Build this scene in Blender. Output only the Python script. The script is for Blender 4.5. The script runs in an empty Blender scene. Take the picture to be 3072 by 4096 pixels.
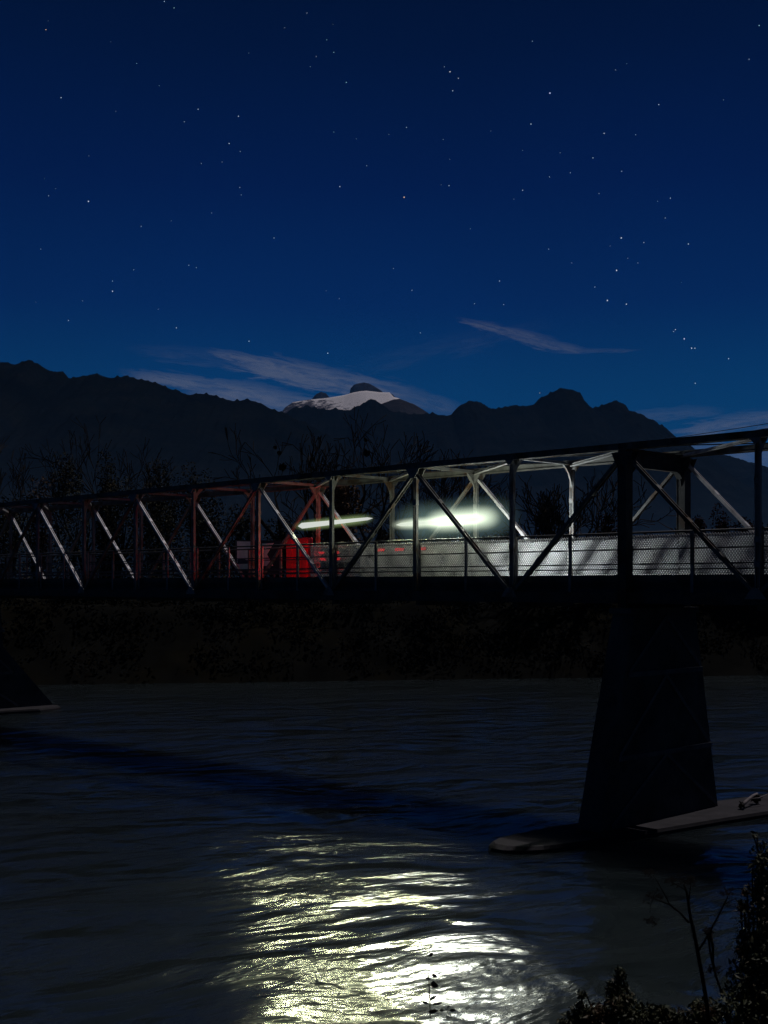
import bpy, bmesh, math, random
import numpy as np
from mathutils import Vector, Matrix

random.seed(7)
rng = np.random.default_rng(7)
SC = bpy.context.scene
COL = SC.collection
F, HOR = 5076.0, 2338.0          # focal length and eye-level line, in photo pixels


def at(px, py, Y):
    return Vector(((px - 1536) / F * Y, Y, (HOR - py) / F * Y))


# ------------------------------------------------------------------ camera
cam_d = bpy.data.cameras.new('camera')
cam = bpy.data.objects.new('camera', cam_d)
COL.objects.link(cam)
cam.location = (0, 0, 0)
cam.rotation_euler = (math.radians(90), 0, 0)
cam_d.sensor_fit = 'AUTO'
cam_d.sensor_width = 36
cam_d.lens = F / 4096 * 36
cam_d.shift_y = (HOR - 2048) / 4096
cam_d.clip_start = 0.1
cam_d.clip_end = 60000
SC.camera = cam
cam_d.dof.use_dof = True
cam_d.dof.focus_distance = 46
cam_d.dof.aperture_fstop = 9.0

# ------------------------------------------------------------------ exposure
SC.view_settings.view_transform = 'Standard'
SC.view_settings.look = 'None'
SC.view_settings.exposure = 0.0
SC.view_settings.gamma = 1.0
SC.cycles.use_denoising = True
SC.cycles.denoising_prefilter = 'NONE'
SC.cycles.use_adaptive_sampling = False
SC.cycles.max_bounces = 5
SC.cycles.diffuse_bounces = 2
SC.cycles.glossy_bounces = 3
SC.cycles.transmission_bounces = 2
SC.cycles.volume_bounces = 0
SC.cycles.sample_clamp_indirect = 3.0
SC.cycles.caustics_reflective = False
SC.cycles.caustics_refractive = False

# ------------------------------------------------------------------ moon (the sun lamp)
MOON_ELEV = math.radians(62)
MOON_DIR = Vector((0.70 * math.cos(MOON_ELEV), 0.70 * math.cos(MOON_ELEV), math.sin(MOON_ELEV))).normalized()
sd = bpy.data.lights.new('moonlight', 'SUN')
sd.energy = 1.35
sd.angle = math.radians(0.53)
sd.color = (1.0, 0.95, 0.98)
so = bpy.data.objects.new('moonlight', sd)
COL.objects.link(so)
so.rotation_euler = MOON_DIR.to_track_quat('Z', 'Y').to_euler()
so.location = MOON_DIR * 200


# ------------------------------------------------------------------ node helpers
class NT:
    def __init__(self, tree):
        self.t = tree

    def n(self, typ, **kw):
        nd = self.t.nodes.new(typ)
        for k, v in kw.items():
            setattr(nd, k, v)
        return nd

    def put(self, sock, v):
        if isinstance(v, bpy.types.NodeSocket):
            self.t.links.new(v, sock)
        elif v is not None:
            sock.default_value = v

    def math(self, op, a, b=None, c=None, clamp=False):
        nd = self.n('ShaderNodeMath', operation=op, use_clamp=clamp)
        self.put(nd.inputs[0], a)
        if b is not None:
            self.put(nd.inputs[1], b)
        if c is not None:
            self.put(nd.inputs[2], c)
        return nd.outputs[0]

    def smooth(self, v, a, b, lo=0.0, hi=1.0):
        nd = self.n('ShaderNodeMapRange', interpolation_type='SMOOTHSTEP')
        self.put(nd.inputs[0], v)
        nd.inputs[1].default_value = a
        nd.inputs[2].default_value = b
        nd.inputs[3].default_value = lo
        nd.inputs[4].default_value = hi
        return nd.outputs[0]

    def noise(self, vec, scale, detail=2.0, rough=0.5, dist=0.0):
        nd = self.n('ShaderNodeTexNoise')
        if vec is not None:
            self.put(nd.inputs['Vector'], vec)
        nd.inputs['Scale'].default_value = scale
        nd.inputs['Detail'].default_value = detail
        nd.inputs['Roughness'].default_value = rough
        nd.inputs['Distortion'].default_value = dist
        return nd.outputs[0]

    def mapping(self, vec, loc=(0, 0, 0), rot=(0, 0, 0), scale=(1, 1, 1)):
        nd = self.n('ShaderNodeMapping')
        self.put(nd.inputs[0], vec)
        nd.inputs[1].default_value = loc
        nd.inputs[2].default_value = rot
        nd.inputs[3].default_value = scale
        return nd.outputs[0]

    def ramp(self, v, stops):
        nd = self.n('ShaderNodeValToRGB')
        el = nd.color_ramp.elements
        while len(el) < len(stops):
            el.new(0.5)
        for e, (p, c) in zip(el, stops):
            e.position = p
            e.color = (c[0], c[1], c[2], 1)
        self.put(nd.inputs[0], v)
        return nd.outputs[0]

    def mix(self, f, a, b):
        nd = self.n('ShaderNodeMix', data_type='RGBA')
        self.put(nd.inputs[0], f)
        self.put(nd.inputs[6], a if isinstance(a, bpy.types.NodeSocket) else (*a, 1))
        self.put(nd.inputs[7], b if isinstance(b, bpy.types.NodeSocket) else (*b, 1))
        return nd.outputs[2]


def lin(r, g, b):
    def f(c):
        c /= 255
        return c / 12.92 if c <= 0.04045 else ((c + 0.055) / 1.055) ** 2.4
    return (f(r), f(g), f(b))


# ------------------------------------------------------------------ world: night sky with thin moonlit cloud
world = bpy.data.worlds.new('World')
SC.world = world
world.use_nodes = True
w = NT(world.node_tree)
w.t.nodes.clear()
tc = w.n('ShaderNodeTexCoord')
sep = w.n('ShaderNodeSeparateXYZ')
w.put(sep.inputs[0], tc.outputs['Generated'])
dx, dy, dz = sep.outputs
horiz = w.math('SQRT', w.math('ADD', w.math('MULTIPLY', dx, dx), w.math('MULTIPLY', dy, dy)))
elev = w.math('ARCTAN2', dz, horiz)          # radians
azim = w.math('ARCTAN2', dx, dy)
# elevation 0..0.5 rad
e01 = w.math('MULTIPLY', elev, 1.25, clamp=True)
grad = w.ramp(e01, [
    (0.0, lin(6, 60, 102)),
    (0.13, lin(0, 62, 109)),
    (0.20, lin(0, 53, 102)),
    (0.27, lin(0, 37, 90)),
    (0.38, lin(0, 24, 73)),
    (0.50, lin(0, 17, 55)),
    (0.62, lin(0, 10, 37)),
    (1.0, lin(0, 6, 24))])
# the sky behind is dimmed to control the light on near faces
back = w.smooth(dy, -0.35, 0.45, 0.32, 1.0)
grad = w.mix(back, (0, 0.0008, 0.002), grad)


def cloud(px, py, length, width, tilt, n_scale, seed, lo, hi, taper=0.0):
    """soft wisp of cloud centred on a direction: returns a 0..1 mask"""
    a0 = math.atan((px - 1536) / F)
    e0 = math.atan((HOR - py) / F * math.cos(a0))
    da = w.math('SUBTRACT', azim, a0)
    de = w.math('SUBTRACT', elev, e0)
    ct, st = math.cos(tilt), math.sin(tilt)
    u = w.math('ADD', w.math('MULTIPLY', da, ct), w.math('MULTIPLY', de, st))
    v = w.math('SUBTRACT', w.math('MULTIPLY', de, ct), w.math('MULTIPLY', da, st))
    un = w.math('DIVIDE', u, length / F)
    comb = w.n('ShaderNodeCombineXYZ')
    w.put(comb.inputs[0], w.math('MULTIPLY', u, 26))
    w.put(comb.inputs[1], w.math('MULTIPLY', v, 170))
    comb.inputs[2].default_value = seed
    nz = w.noise(comb.outputs[0], n_scale, 7, 0.66, 0.5)
    vn = w.math('DIVIDE', w.math('ADD', v, w.math('MULTIPLY', w.math('SUBTRACT', nz, 0.5), width / F * 2.6)), width / F)
    if taper:
        vn = w.math('DIVIDE', vn, w.math('MAXIMUM', w.math('MULTIPLY_ADD', un, taper, 1.0), 0.08))
    r2 = w.math('ADD', w.math('POWER', w.math('ABSOLUTE', un), 3.0), w.math('MULTIPLY', vn, vn))
    body = w.smooth(r2, 1.15, 0.0)
    return w.math('MULTIPLY', body, w.smooth(nz, lo, hi + 0.04, 0.25, 1.0))


R = math.radians
masks = [
    (cloud(1130, 1470, 330, 40, R(-11), 1.5, 3.1, 0.34, 0.62, 0.55), 0.62),
    (cloud(1290, 1520, 420, 52, R(-9), 1.3, 4.7, 0.3, 0.6, 0.35), 0.62),
    (cloud(880, 1560, 400, 46, R(-9), 1.4, 8.7, 0.3, 0.6, 0.5), 0.66),
    (cloud(1060, 1600, 330, 44, R(-5), 1.2, 9.9, 0.3, 0.6, 0.0), 0.66),
    (cloud(1640, 1600, 240, 50, R(-13), 1.2, 5.2, 0.3, 0.6), 0.34),
    (cloud(2040, 1330, 230, 25, R(-15), 2.2, 1.4, 0.36, 0.62, 0.4), 0.40),
    (cloud(2200, 1378, 170, 22, R(-12), 2.4, 6.4, 0.36, 0.62, 0.0), 0.32),
    (cloud(2380, 1402, 190, 10, R(-1), 2.0, 2.9, 0.35, 0.6, -0.5), 0.16),
    (cloud(2960, 1700, 300, 44, R(5), 1.2, 11.0, 0.3, 0.6, 0.3), 0.6),
    (cloud(2660, 1655, 230, 26, R(2), 1.4, 13.0, 0.3, 0.6), 0.22),
    (cloud(3000, 1850, 420, 100, R(-4), 0.9, 17.0, 0.25, 0.6), 0.62),
    (cloud(800, 1425, 300, 36, R(-4), 1.3, 21.0, 0.35, 0.65), 0.10),
    (cloud(1800, 1385, 420, 50, R(12), 1.0, 25.0, 0.4, 0.7), 0.07),
]
tot = None
for m, k in masks:
    m = w.math('MULTIPLY', m, k * 0.85)
    tot = m if tot is None else w.math('MAXIMUM', tot, m)
ccol = w.mix(w.smooth(elev, 0.07, 0.2), lin(92, 102, 128), lin(104, 108, 122))
skyc = w.mix(tot, grad, ccol)
# a slow unevenness of the night sky
sn = w.noise(tc.outputs['Generated'], 3.0, 2, 0.5)
skyc = w.mix(w.smooth(sn, 0.2, 0.8, 0.0, 0.16), skyc, lin(0, 12, 40))
bg = w.n('ShaderNodeBackground')
w.put(bg.inputs[0], skyc)
bg.inputs[1].default_value = 1.0
out = w.n('ShaderNodeOutputWorld')
w.t.links.new(bg.outputs[0], out.inputs[0])


# ------------------------------------------------------------------ materials
def mat(name, base, rough=0.7, metal=0.0, var=0.35, scale=4.0, bump=0.0, bscale=20.0, spec=0.5, tint=None, tscale=1.0):
    m = bpy.data.materials.new(name)
    m.use_nodes = True
    t = NT(m.node_tree)
    b = m.node_tree.nodes['Principled BSDF']
    tcn = t.n('ShaderNodeTexCoord')
    nz = t.noise(tcn.outputs['Object'], scale, 5, 0.6)
    lo = tuple(c * (1 - var) for c in base)
    hi = tuple(min(1, c * (1 + var)) for c in base)
    colr = t.ramp(nz, [(0.3, lo), (0.7, hi)])
    if tint:
        n2 = t.noise(tcn.outputs['Object'], tscale, 3, 0.6)
        colr = t.mix(t.smooth(n2, 0.48, 0.66), colr, tint)
    t.put(b.inputs['Base Color'], colr)
    b.inputs['Roughness'].default_value = rough
    b.inputs['Metallic'].default_value = metal
    b.inputs['Specular IOR Level'].default_value = spec
    if bump:
        bn = t.n('ShaderNodeBump')
        bn.inputs['Strength'].default_value = bump
        bn.inputs['Distance'].default_value = 0.02
        t.put(bn.inputs['Height'], t.noise(tcn.outputs['Object'], bscale, 5, 0.6))
        t.put(b.inputs['Normal'], bn.outputs[0])
    return m


def emit(name, colr, strength):
    m = bpy.data.materials.new(name)
    m.use_nodes = True
    nt = m.node_tree
    nt.nodes.clear()
    e = nt.nodes.new('ShaderNodeEmission')
    e.inputs[0].default_value = (*colr, 1)
    e.inputs[1].default_value = strength
    o = nt.nodes.new('ShaderNodeOutputMaterial')
    nt.links.new(e.outputs[0], o.inputs[0])
    return m


M = {}
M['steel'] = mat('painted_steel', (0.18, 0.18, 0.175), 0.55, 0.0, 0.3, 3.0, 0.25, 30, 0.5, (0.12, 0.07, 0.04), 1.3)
M['steel_moonlit'] = mat('moonlit_steel', (0.50, 0.48, 0.50), 0.5, 0.0, 0.2, 3.0, 0.2, 30, 0.4, (0.30, 0.27, 0.27), 1.3)  # same bridge steel, moonlight put into the colour of the falling diagonals
M['steel_lamplit'] = mat('lamplit_steel', (0.32, 0.32, 0.31), 0.5, 0.0, 0.3, 3.0, 0.2, 30, 0.4, (0.18, 0.15, 0.13), 1.3)  # same bridge steel, lamplight put into the colour of the wind braces
M['steel_shaded'] = mat('shaded_steel', (0.13, 0.13, 0.12), 0.7, 0.0, 0.35, 2.5, 0.3, 25, 0.25, (0.07, 0.04, 0.02), 1.1)  # same bridge steel, shade put into the colour of chords and near diagonals
M['steel_dark'] = mat('dark_shade_steel', (0.055, 0.055, 0.055), 0.8, 0.0, 0.4, 3.0, 0.3, 25, 0.3, (0.05, 0.03, 0.02), 1.0)  # darkest copy of the bridge steel, shade put into its colour
M['galv'] = mat('galvanised_wire', (0.34, 0.34, 0.35), 0.5, 0.0, 0.2, 9.0)
M['galv_bright'] = mat('lit_galvanised_wire', (0.80, 0.80, 0.80), 0.5, 0.0, 0.1, 9.0)  # paler copy of the wire: lit look of the far mesh put into colour
M['galv_dull'] = mat('galvanised_pipe', (0.05, 0.05, 0.05), 0.6, 0.0, 0.3, 6.0)
M['asphalt'] = mat('asphalt', (0.05, 0.05, 0.05), 0.9, 0, 0.4, 12.0, 0.4, 60)
M['concrete'] = mat('weathered_concrete', (0.10, 0.098, 0.092), 0.9, 0, 0.45, 1.2, 0.5, 14, 0.15, (0.05, 0.05, 0.046), 0.6)
M['rib'] = mat('rib_concrete', (0.15, 0.15, 0.15), 0.9, 0, 0.4, 1.5, 0.3, 18, 0.15)
M['footing'] = mat('footing_concrete', (0.030, 0.027, 0.030), 0.9, 0, 0.4, 1.5, 0.5, 18, 0.2, (0.026, 0.024, 0.026), 1.1)
M['bark'] = mat('bark', (0.035, 0.028, 0.022), 0.95, 0, 0.4, 3.0, 0, 1, 0.05)
M['leaf_dark'] = mat('dark_foliage', (0.045, 0.045, 0.030), 0.9, 0, 0.6, 0.7, 0, 1, 0.05, (0.06, 0.045, 0.024), 0.4)
M['leaf_gold'] = mat('autumn_foliage', (0.14, 0.085, 0.045), 0.9, 0, 0.5, 0.8, 0, 1, 0.05)
M['leaf_red'] = mat('russet_foliage', (0.035, 0.016, 0.016), 0.9, 0, 0.5, 0.8, 0, 1, 0.05)
M['leaf_near'] = mat('bank_foliage', (0.045, 0.05, 0.018), 0.62, 0, 0.6, 9.0, 0, 1, 0.35, (0.09, 0.045, 0.018), 5.0)
M['stalk'] = mat('dead_stalk', (0.012, 0.010, 0.009), 0.9, 0, 0.3, 20.0, 0, 1, 0.1)
M['driftwood'] = mat('driftwood', (0.16, 0.14, 0.14), 0.85, 0, 0.4, 6.0, 0.4, 30, 0.2)
M['root'] = mat('driftwood_root', (0.02, 0.018, 0.018), 0.95, 0, 0.4, 6.0, 0, 1, 0.1)
M['board_white'] = mat('sign_white', (0.90, 0.92, 0.94), 0.5, 0, 0.15, 3.0)
M['board_dark'] = mat('sign_dark', (0.012, 0.012, 0.014), 0.5, 0, 0.2, 3.0)
M['board_blue'] = mat('sign_blue', (0.01, 0.016, 0.06), 0.5, 0, 0.2, 3.0)
M['red_panel'] = mat('red_panel', (0.85, 0.03, 0.04), 0.45, 0, 0.25, 1.5, 0, 1, 0.4)
M['cable'] = mat('cable', (0.02, 0.02, 0.02), 0.8, 0, 0.1, 5)


# ------------------------------------------------------------------ mesh helper
class MB:
    def __init__(self):
        self.v, self.f = [], []

    def add(self, vs, fs):
        o = len(self.v)
        self.v += [tuple(p) for p in vs]
        self.f += [tuple(i + o for i in f) for f in fs]

    def bar(self, a, b, wx, wy, up=Vector((0, 0, 1))):
        """box bar from a to b; wx across (horizontal), wy along the 'up' side"""
        a, b = Vector(a), Vector(b)
        d = (b - a).normalized()
        s = d.cross(up)
        if s.length < 1e-4:
            s = d.cross(Vector((1, 0, 0)))
        s.normalize()
        t = s.cross(d).normalized()
        s *= wx / 2
        t *= wy / 2
        self.add([a - s - t, a + s - t, a + s + t, a - s + t, b - s - t, b + s - t, b + s + t, b - s + t],
                 [(3, 2, 1, 0), (4, 5, 6, 7), (0, 1, 5, 4), (1, 2, 6, 5), (2, 3, 7, 6), (3, 0, 4, 7)])

    def tube(self, pts, rad, n=6, cap=True):
        pts = [Vector(p) for p in pts]
        rings = []
        for i, p in enumerate(pts):
            d = (pts[min(i + 1, len(pts) - 1)] - pts[max(i - 1, 0)]).normalized()
            s = d.cross(Vector((0.13, 0.21, 0.97)))
            if s.length < 1e-3:
                s = d.cross(Vector((1, 0, 0)))
            s.normalize()
            t = s.cross(d)
            r = rad[i] if isinstance(rad, (list, tuple)) else rad
            rings.append([p + (s * math.cos(2 * math.pi * k / n) + t * math.sin(2 * math.pi * k / n)) * r for k in range(n)])
        o = len(self.v)
        for r in rings:
            self.v += [tuple(p) for p in r]
        for i in range(len(rings) - 1):
            for k in range(n):
                a = o + i * n + k
                b = o + i * n + (k + 1) % n
                self.f.append((a, b, b + n, a + n))
        if cap:
            self.f.append(tuple(o + k for k in reversed(range(n))))
            self.f.append(tuple(o + (len(rings) - 1) * n + k for k in range(n)))

    def prism(self, poly, ax_a, ax_b, origin, nrm, depth):
        """extrude the 2-D polygon (a,b) from origin along nrm by depth"""
        n = len(poly)
        lo = [origin + ax_a * a + ax_b * b for a, b in poly]
        hi = [p + nrm * depth for p in lo]
        self.add(lo + hi, [tuple(reversed(range(n))), tuple(range(n, 2 * n))] +
                 [(i, (i + 1) % n, n + (i + 1) % n, n + i) for i in range(n)])

    def build(self, name, m, parent=None, smooth=False, loc=None):
        me = bpy.data.meshes.new(name)
        me.from_pydata(self.v, [], self.f)
        me.update()
        bm = bmesh.new()
        bm.from_mesh(me)
        bmesh.ops.recalc_face_normals(bm, faces=bm.faces)
        bm.to_mesh(me)
        bm.free()
        if m is not None:
            me.materials.append(m)
        if smooth:
            me.polygons.foreach_set('use_smooth', [True] * len(me.polygons))
        o = bpy.data.objects.new(name, me)
        COL.objects.link(o)
        if parent is not None:
            o.parent = parent
        if loc is not None:
            o.location = loc
        return o


def raw(name, v, f, m, parent=None, smooth=True):
    me = bpy.data.meshes.new(name)
    me.from_pydata(v, [], f)
    me.update()
    me.materials.append(m)
    if smooth:
        me.polygons.foreach_set('use_smooth', [True] * len(me.polygons))
    o = bpy.data.objects.new(name, me)
    COL.objects.link(o)
    if parent is not None:
        o.parent = parent
    return o


def empty(name, loc, rz=0.0):
    o = bpy.data.objects.new(name, None)
    o.empty_display_size = 0.3
    o.location = loc
    o.rotation_euler = (0, 0, rz)
    COL.objects.link(o)
    return o


def tag(o, label=None, cat=None, group=None, kind=None):
    if label:
        o['label'] = label
    if cat:
        o['category'] = cat
    if group:
        o['group'] = group
    if kind:
        o['kind'] = kind
    return o


# ------------------------------------------------------------------ value noise
def _hash(ix, iy, s):
    h = (ix * 374761393 + iy * 668265263 + s * 1442695041) & 0xFFFFFFFF
    h = ((h ^ (h >> 13)) * 1274126177) & 0xFFFFFFFF
    return ((h ^ (h >> 16)) & 0xFFFF) / 65535.0


def vnoise(x, y, s=0):
    x = np.asarray(x, float)
    y = np.asarray(y, float)
    ix, iy = np.floor(x).astype(np.int64), np.floor(y).astype(np.int64)
    fx, fy = x - ix, y - iy
    fx, fy = fx * fx * (3 - 2 * fx), fy * fy * (3 - 2 * fy)
    a, b = _hash(ix, iy, s), _hash(ix + 1, iy, s)
    c, d = _hash(ix, iy + 1, s), _hash(ix + 1, iy + 1, s)
    return (a * (1 - fx) + b * fx) * (1 - fy) + (c * (1 - fx) + d * fx) * fy


def fbm(x, y, o=4, s=0):
    t, a, n = 0, 0.5, 0
    for k in range(o):
        t = t + a * vnoise(x * 2 ** k, y * 2 ** k, s + k)
        n += a
        a *= 0.5
    return t / n


# ------------------------------------------------------------------ sky stars (far beyond everything)
STARS = [  # x, y in the 1659-wide photo view, brightness, tint
    (99, 64, .8, 'o'), (132, 211, .8, 'w'), (191, 435, 1.2, 'w'), (243, 629, 1, 'w'), (243, 607, .5, 'w'), (148, 692, .6, 'w'),
    (295, 137, .5, 'w'), (344, 185, .3, 'w'), (355, 3, .7, 'w'), (376, 17, .7, 'c'), (428, 236, .7, 'w'), (398, 263, .5, 'w'),
    (515, 251, .8, 'w'), (495, 310, .8, 'w'), (518, 405, .5, 'w'), (521, 421, .4, 'w'), (408, 573, .6, 'w'), (424, 578, .4, 'w'),
    (381, 708, .7, 'w'), (538, 737, .7, 'w'), (592, 514, .5, 'w'), (734, 403, .8, 'w'), (748, 178, .8, 'c'), (721, 113, .6, 'c'),
    (706, 86, .4, 'c'), (683, 122, .4, 'w'), (670, 144, .4, 'w'), (663, 28, .4, 'w'), (708, 763, .8, 'w'), (873, 426, 1.3, 'o'),
    (878, 275, .5, 'w'), (850, 580, .4, 'w'), (890, 627, .5, 'w'), (908, 719, .5, 'w'), (972, 155, 1, 'w'), (990, 169, .7, 'w'),
    (978, 196, .8, 'w'), (1188, 201, 1.4, 'v'), (1147, 268, .8, 'w'), (1150, 89, .5, 'w'), (970, 401, .6, 'w'), (1129, 411, .7, 'w'),
    (1187, 382, .5, 'w'), (1232, 373, .5, 'w'), (1281, 341, .7, 'w'), (1305, 288, .8, 'w'), (1373, 291, .5, 'w'), (1343, 370, .6, 'w'),
    (1423, 226, .7, 'w'), (1330, 151, .4, 'w'), (1294, 418, .4, 'w'), (1185, 538, .5, 'w'), (1079, 607, .7, 'w'), (1025, 656, .4, 'w'),
    (1088, 658, .5, 'w'), (1016, 494, .3, 'w'), (1342, 514, 1.2, 'w'), (1391, 524, .5, 'w'), (1332, 584, 1.2, 'w'), (1312, 649, 1.3, 'w'),
    (1353, 657, 1, 'w'), (1285, 620, .5, 'w'), (1378, 568, .4, 'w'), (1356, 558, .3, 'w'), (1487, 527, .9, 'w'), (1448, 428, .7, 'w'),
    (1437, 471, .5, 'w'), (1478, 732, 1.3, 'v'), (1494, 752, 1.1, 'w'), (1501, 752, .8, 'w'), (1459, 712, .7, 'w'), (1455, 716, .5, 'w'),
    (1574, 775, .8, 'w'), (1502, 828, .7, 'w'), (1640, 55, .9, 'c'), (1618, 128, .6, 'w'), (1563, 216, .4, 'w'), (1166, 849, .6, 'o'),
    (105, 423, .5, 'w'), (88, 538, .4, 'w'), (289, 583, .4, 'w'), (305, 489, .4, 'w'), (192, 337, .3, 'w'), (457, 460, .3, 'w'),
    (519, 327, .4, 'w'), (435, 353, .4, 'w'), (480, 350, .3, 'w'), (792, 358, .4, 'w'), (721, 285, .4, 'c'), (770, 300, .3, 'w'),
    (178, 650, .3, 'w'), (342, 668, .3, 'w'), (250, 240, .25, 'w'), (615, 60, .25, 'w'), (840, 290, .3, 'w'), (1235, 568, .3, 'w'),
    (1420, 435, .35, 'w'), (1472, 610, .3, 'w'), (1210, 330, .3, 'w'), (1110, 430, .25, 'w'), (960, 144, .4, 'w'), (733, 645, .3, 'w'),
]
TINT = {'w': (0.72, 0.84, 1.0), 'o': (1.0, 0.62, 0.36), 'c': (0.35, 0.72, 0.85), 'v': (0.66, 0.68, 1.0)}
star_mats = {k: emit('starlight_' + n, TINT[k], 0.85) for k, n in zip('wocv', ('white', 'orange', 'cyan', 'violet'))}
sv, sf, sm = [], [], []
DS = 30000.0
extra = []
for k in range(16):
    extra.append((random.uniform(0, 1659), random.uniform(0, 760), random.uniform(0.14, 0.26), 'w'))
for x, y, b, k in STARS + extra:
    c = at(x * 3072 / 1659, y * 3072 / 1659, DS)
    r = (0.5 + 2.3 * b) / F * DS * 0.85
    o = len(sv)
    sv += [tuple(c + Vector(d) * r) for d in ((1, 0, 0), (-1, 0, 0), (0, 1, 0), (0, -1, 0), (0, 0, 1.15), (0, 0, -1.15))]
    for a, bb, cc in ((0, 2, 4), (2, 1, 4), (1, 3, 4), (3, 0, 4), (2, 0, 5), (1, 2, 5), (3, 1, 5), (0, 3, 5)):
        sf.append((o + a, o + bb, o + cc))
        sm.append('wocv'.index(k))
me = bpy.data.meshes.new('sky')
me.from_pydata(sv, [], sf)
for k in 'wocv':
    me.materials.append(star_mats[k])
me.polygons.foreach_set('material_index', sm)
stars = bpy.data.objects.new('sky', me)
COL.objects.link(stars)
tag(stars, kind='structure')


# ------------------------------------------------------------------ mountains
def forest_mat(name, base, light):
    m = bpy.data.materials.new(name)
    m.use_nodes = True
    t = NT(m.node_tree)
    b = m.node_tree.nodes['Principled BSDF']
    g = t.n('ShaderNodeNewGeometry')
    n1 = t.noise(g.outputs['Position'], 0.012, 6, 0.65)
    n2 = t.noise(g.outputs['Position'], 0.09, 3, 0.6)
    c = t.ramp(n1, [(0.3, base), (0.7, light)])
    c = t.mix(t.smooth(n2, 0.35, 0.65, 0.0, 0.5), c, tuple(x * 0.5 for x in base))
    t.put(b.inputs['Base Color'], c)
    b.inputs['Roughness'].default_value = 1.0
    b.inputs['Specular IOR Level'].default_value = 0.0
    return m


def snow_mat():
    m = bpy.data.materials.new('snow_slope')
    m.use_nodes = True
    t = NT(m.node_tree)
    b = m.node_tree.nodes['Principled BSDF']
    g = t.n('ShaderNodeNewGeometry')
    s = t.n('ShaderNodeSeparateXYZ')
    t.put(s.inputs[0], g.outputs['Position'])
    n1 = t.noise(t.mapping(g.outputs['Position'], scale=(1, 1, 1.6)), 0.02, 7, 0.7)
    # bare forest and rock take over to the left and lower down
    k = t.math('ADD', t.smooth(s.outputs[0], -650, -130), t.smooth(s.outputs[2], 1230, 1390))
    thr = t.math('MULTIPLY_ADD', k, 0.24, 0.40)
    mask = t.smooth(t.math('SUBTRACT', thr, n1), -0.05, 0.09)
    c = t.mix(mask, (0.05, 0.042, 0.05), (0.72, 0.68, 0.70))
    t.put(b.inputs['Base Color'], c)
    b.inputs['Roughness'].default_value = 0.9
    b.inputs['Specular IOR Level'].default_value = 0.1
    return m


FOR_L = forest_mat('forest_near', (0.001, 0.002, 0.003), (0.010, 0.012, 0.013))
FOR_C = forest_mat('forest_far', (0.001, 0.002, 0.003), (0.010, 0.012, 0.014))
ROCK = forest_mat('bare_rock', (0.020, 0.020, 0.024), (0.045, 0.042, 0.05))
SNOW = snow_mat()


def mountain(name, prof, Y, run, mt, tree=6.0, tscale=9.0, rough=30.0, rows=46, step=3.0, pw=1.15, base=-1.2, seed=1, back=0.5):
    xs = np.arange(prof[0][0], prof[-1][0] + 0.1, step)
    ys = np.interp(xs, [p[0] for p in prof], [p[1] for p in prof])
    X = (xs - 1536) / F * Y
    Z = (HOR - ys) / F * Y
    n = len(xs)
    vs = []
    # back slope first (2 rows), then ridge, then front down to the valley floor
    ss = [-0.5, -0.22] + list((np.arange(rows + 1) / rows) ** 1.25)
    for s in ss:
        if s < 0:
            yy = np.full(n, Y - s * run * back * 2)
            zz = Z * (1 + s * 0.9)
        else:
            yy = np.full(n, Y - s * run)
            zz = base + (Z - base) * (1 - s) ** pw
            k = min(1.0, s * 4)
            zz = zz + k * (1 - s) * rough * (fbm(X / 160.0, yy / 160.0, 4, seed) - 0.5) * 2
            yy = yy + k * 2.2 * rough * (fbm(X / 220.0 + 9, np.full(n, s * 5.0), 4, seed + 5) - 0.5)
        if tree and s >= 0:
            tn = vnoise(X / tscale, yy / tscale + s * 40, seed + 20)
            tn2 = vnoise(X / (tscale * 3.1), yy / tscale + 7, seed + 30)
            zz = zz + tree * (1 - s) * (tn ** 2.2 * 1.0 + tn2 * 0.7 - 0.6)
        vs.append(np.stack([X, yy, zz], 1))
    V = np.concatenate(vs)
    f = []
    R_ = len(ss)
    for j in range(R_ - 1):
        a = j * n
        f += [(a + i, a + n + i, a + n + i + 1, a + i + 1) for i in range(n - 1)]
    o = raw(name, V.tolist(), f, mt)
    tag(o, kind='structure')
    return o


# wooded ridge on the left, falling to the right behind the bridge
mountain('hill', [(-900, 1390), (-400, 1420), (-100, 1440), (0, 1447), (60, 1456), (110, 1446), (150, 1449), (190, 1474), (215, 1486),
                  (252, 1481), (278, 1512), (330, 1502), (400, 1500), (455, 1511), (500, 1505), (560, 1515), (620, 1525), (670, 1550),
                  (720, 1565), (760, 1578), (800, 1570), (870, 1585), (930, 1600), (1022, 1601), (1070, 1628), (1108, 1642), (1146, 1655),
                  (1240, 1700), (1400, 1790), (1600, 1900), (1900, 2060), (2200, 2200)],
         2600, 1300, FOR_L, 7, 7, 24, seed=3)
# forested middle range
mountain('hill', [(700, 1760), (900, 1700), (1050, 1670), (1146, 1652), (1173, 1634), (1233, 1627), (1282, 1637), (1336, 1634), (1401, 1641),
                  (1450, 1616), (1470, 1601), (1483, 1597), (1504, 1601), (1526, 1616), (1560, 1640), (1640, 1655), (1727, 1656), (1803, 1661),
                  (1812, 1648), (1846, 1618), (1880, 1606), (1907, 1601), (1938, 1618), (1965, 1638), (2030, 1625), (2107, 1620), (2137, 1614),
                  (2168, 1591), (2214, 1564), (2245, 1553), (2291, 1560), (2321, 1572), (2337, 1602), (2371, 1635), (2413, 1620), (2436, 1606),
                  (2467, 1602), (2494, 1614), (2505, 1637), (2544, 1652), (2605, 1679), (2651, 1706), (2689, 1740), (2728, 1783), (2790, 1850),
                  (2950, 1990), (3300, 2200)],
         4200, 2000, FOR_C, 7, 10, 40, seed=11)
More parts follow.
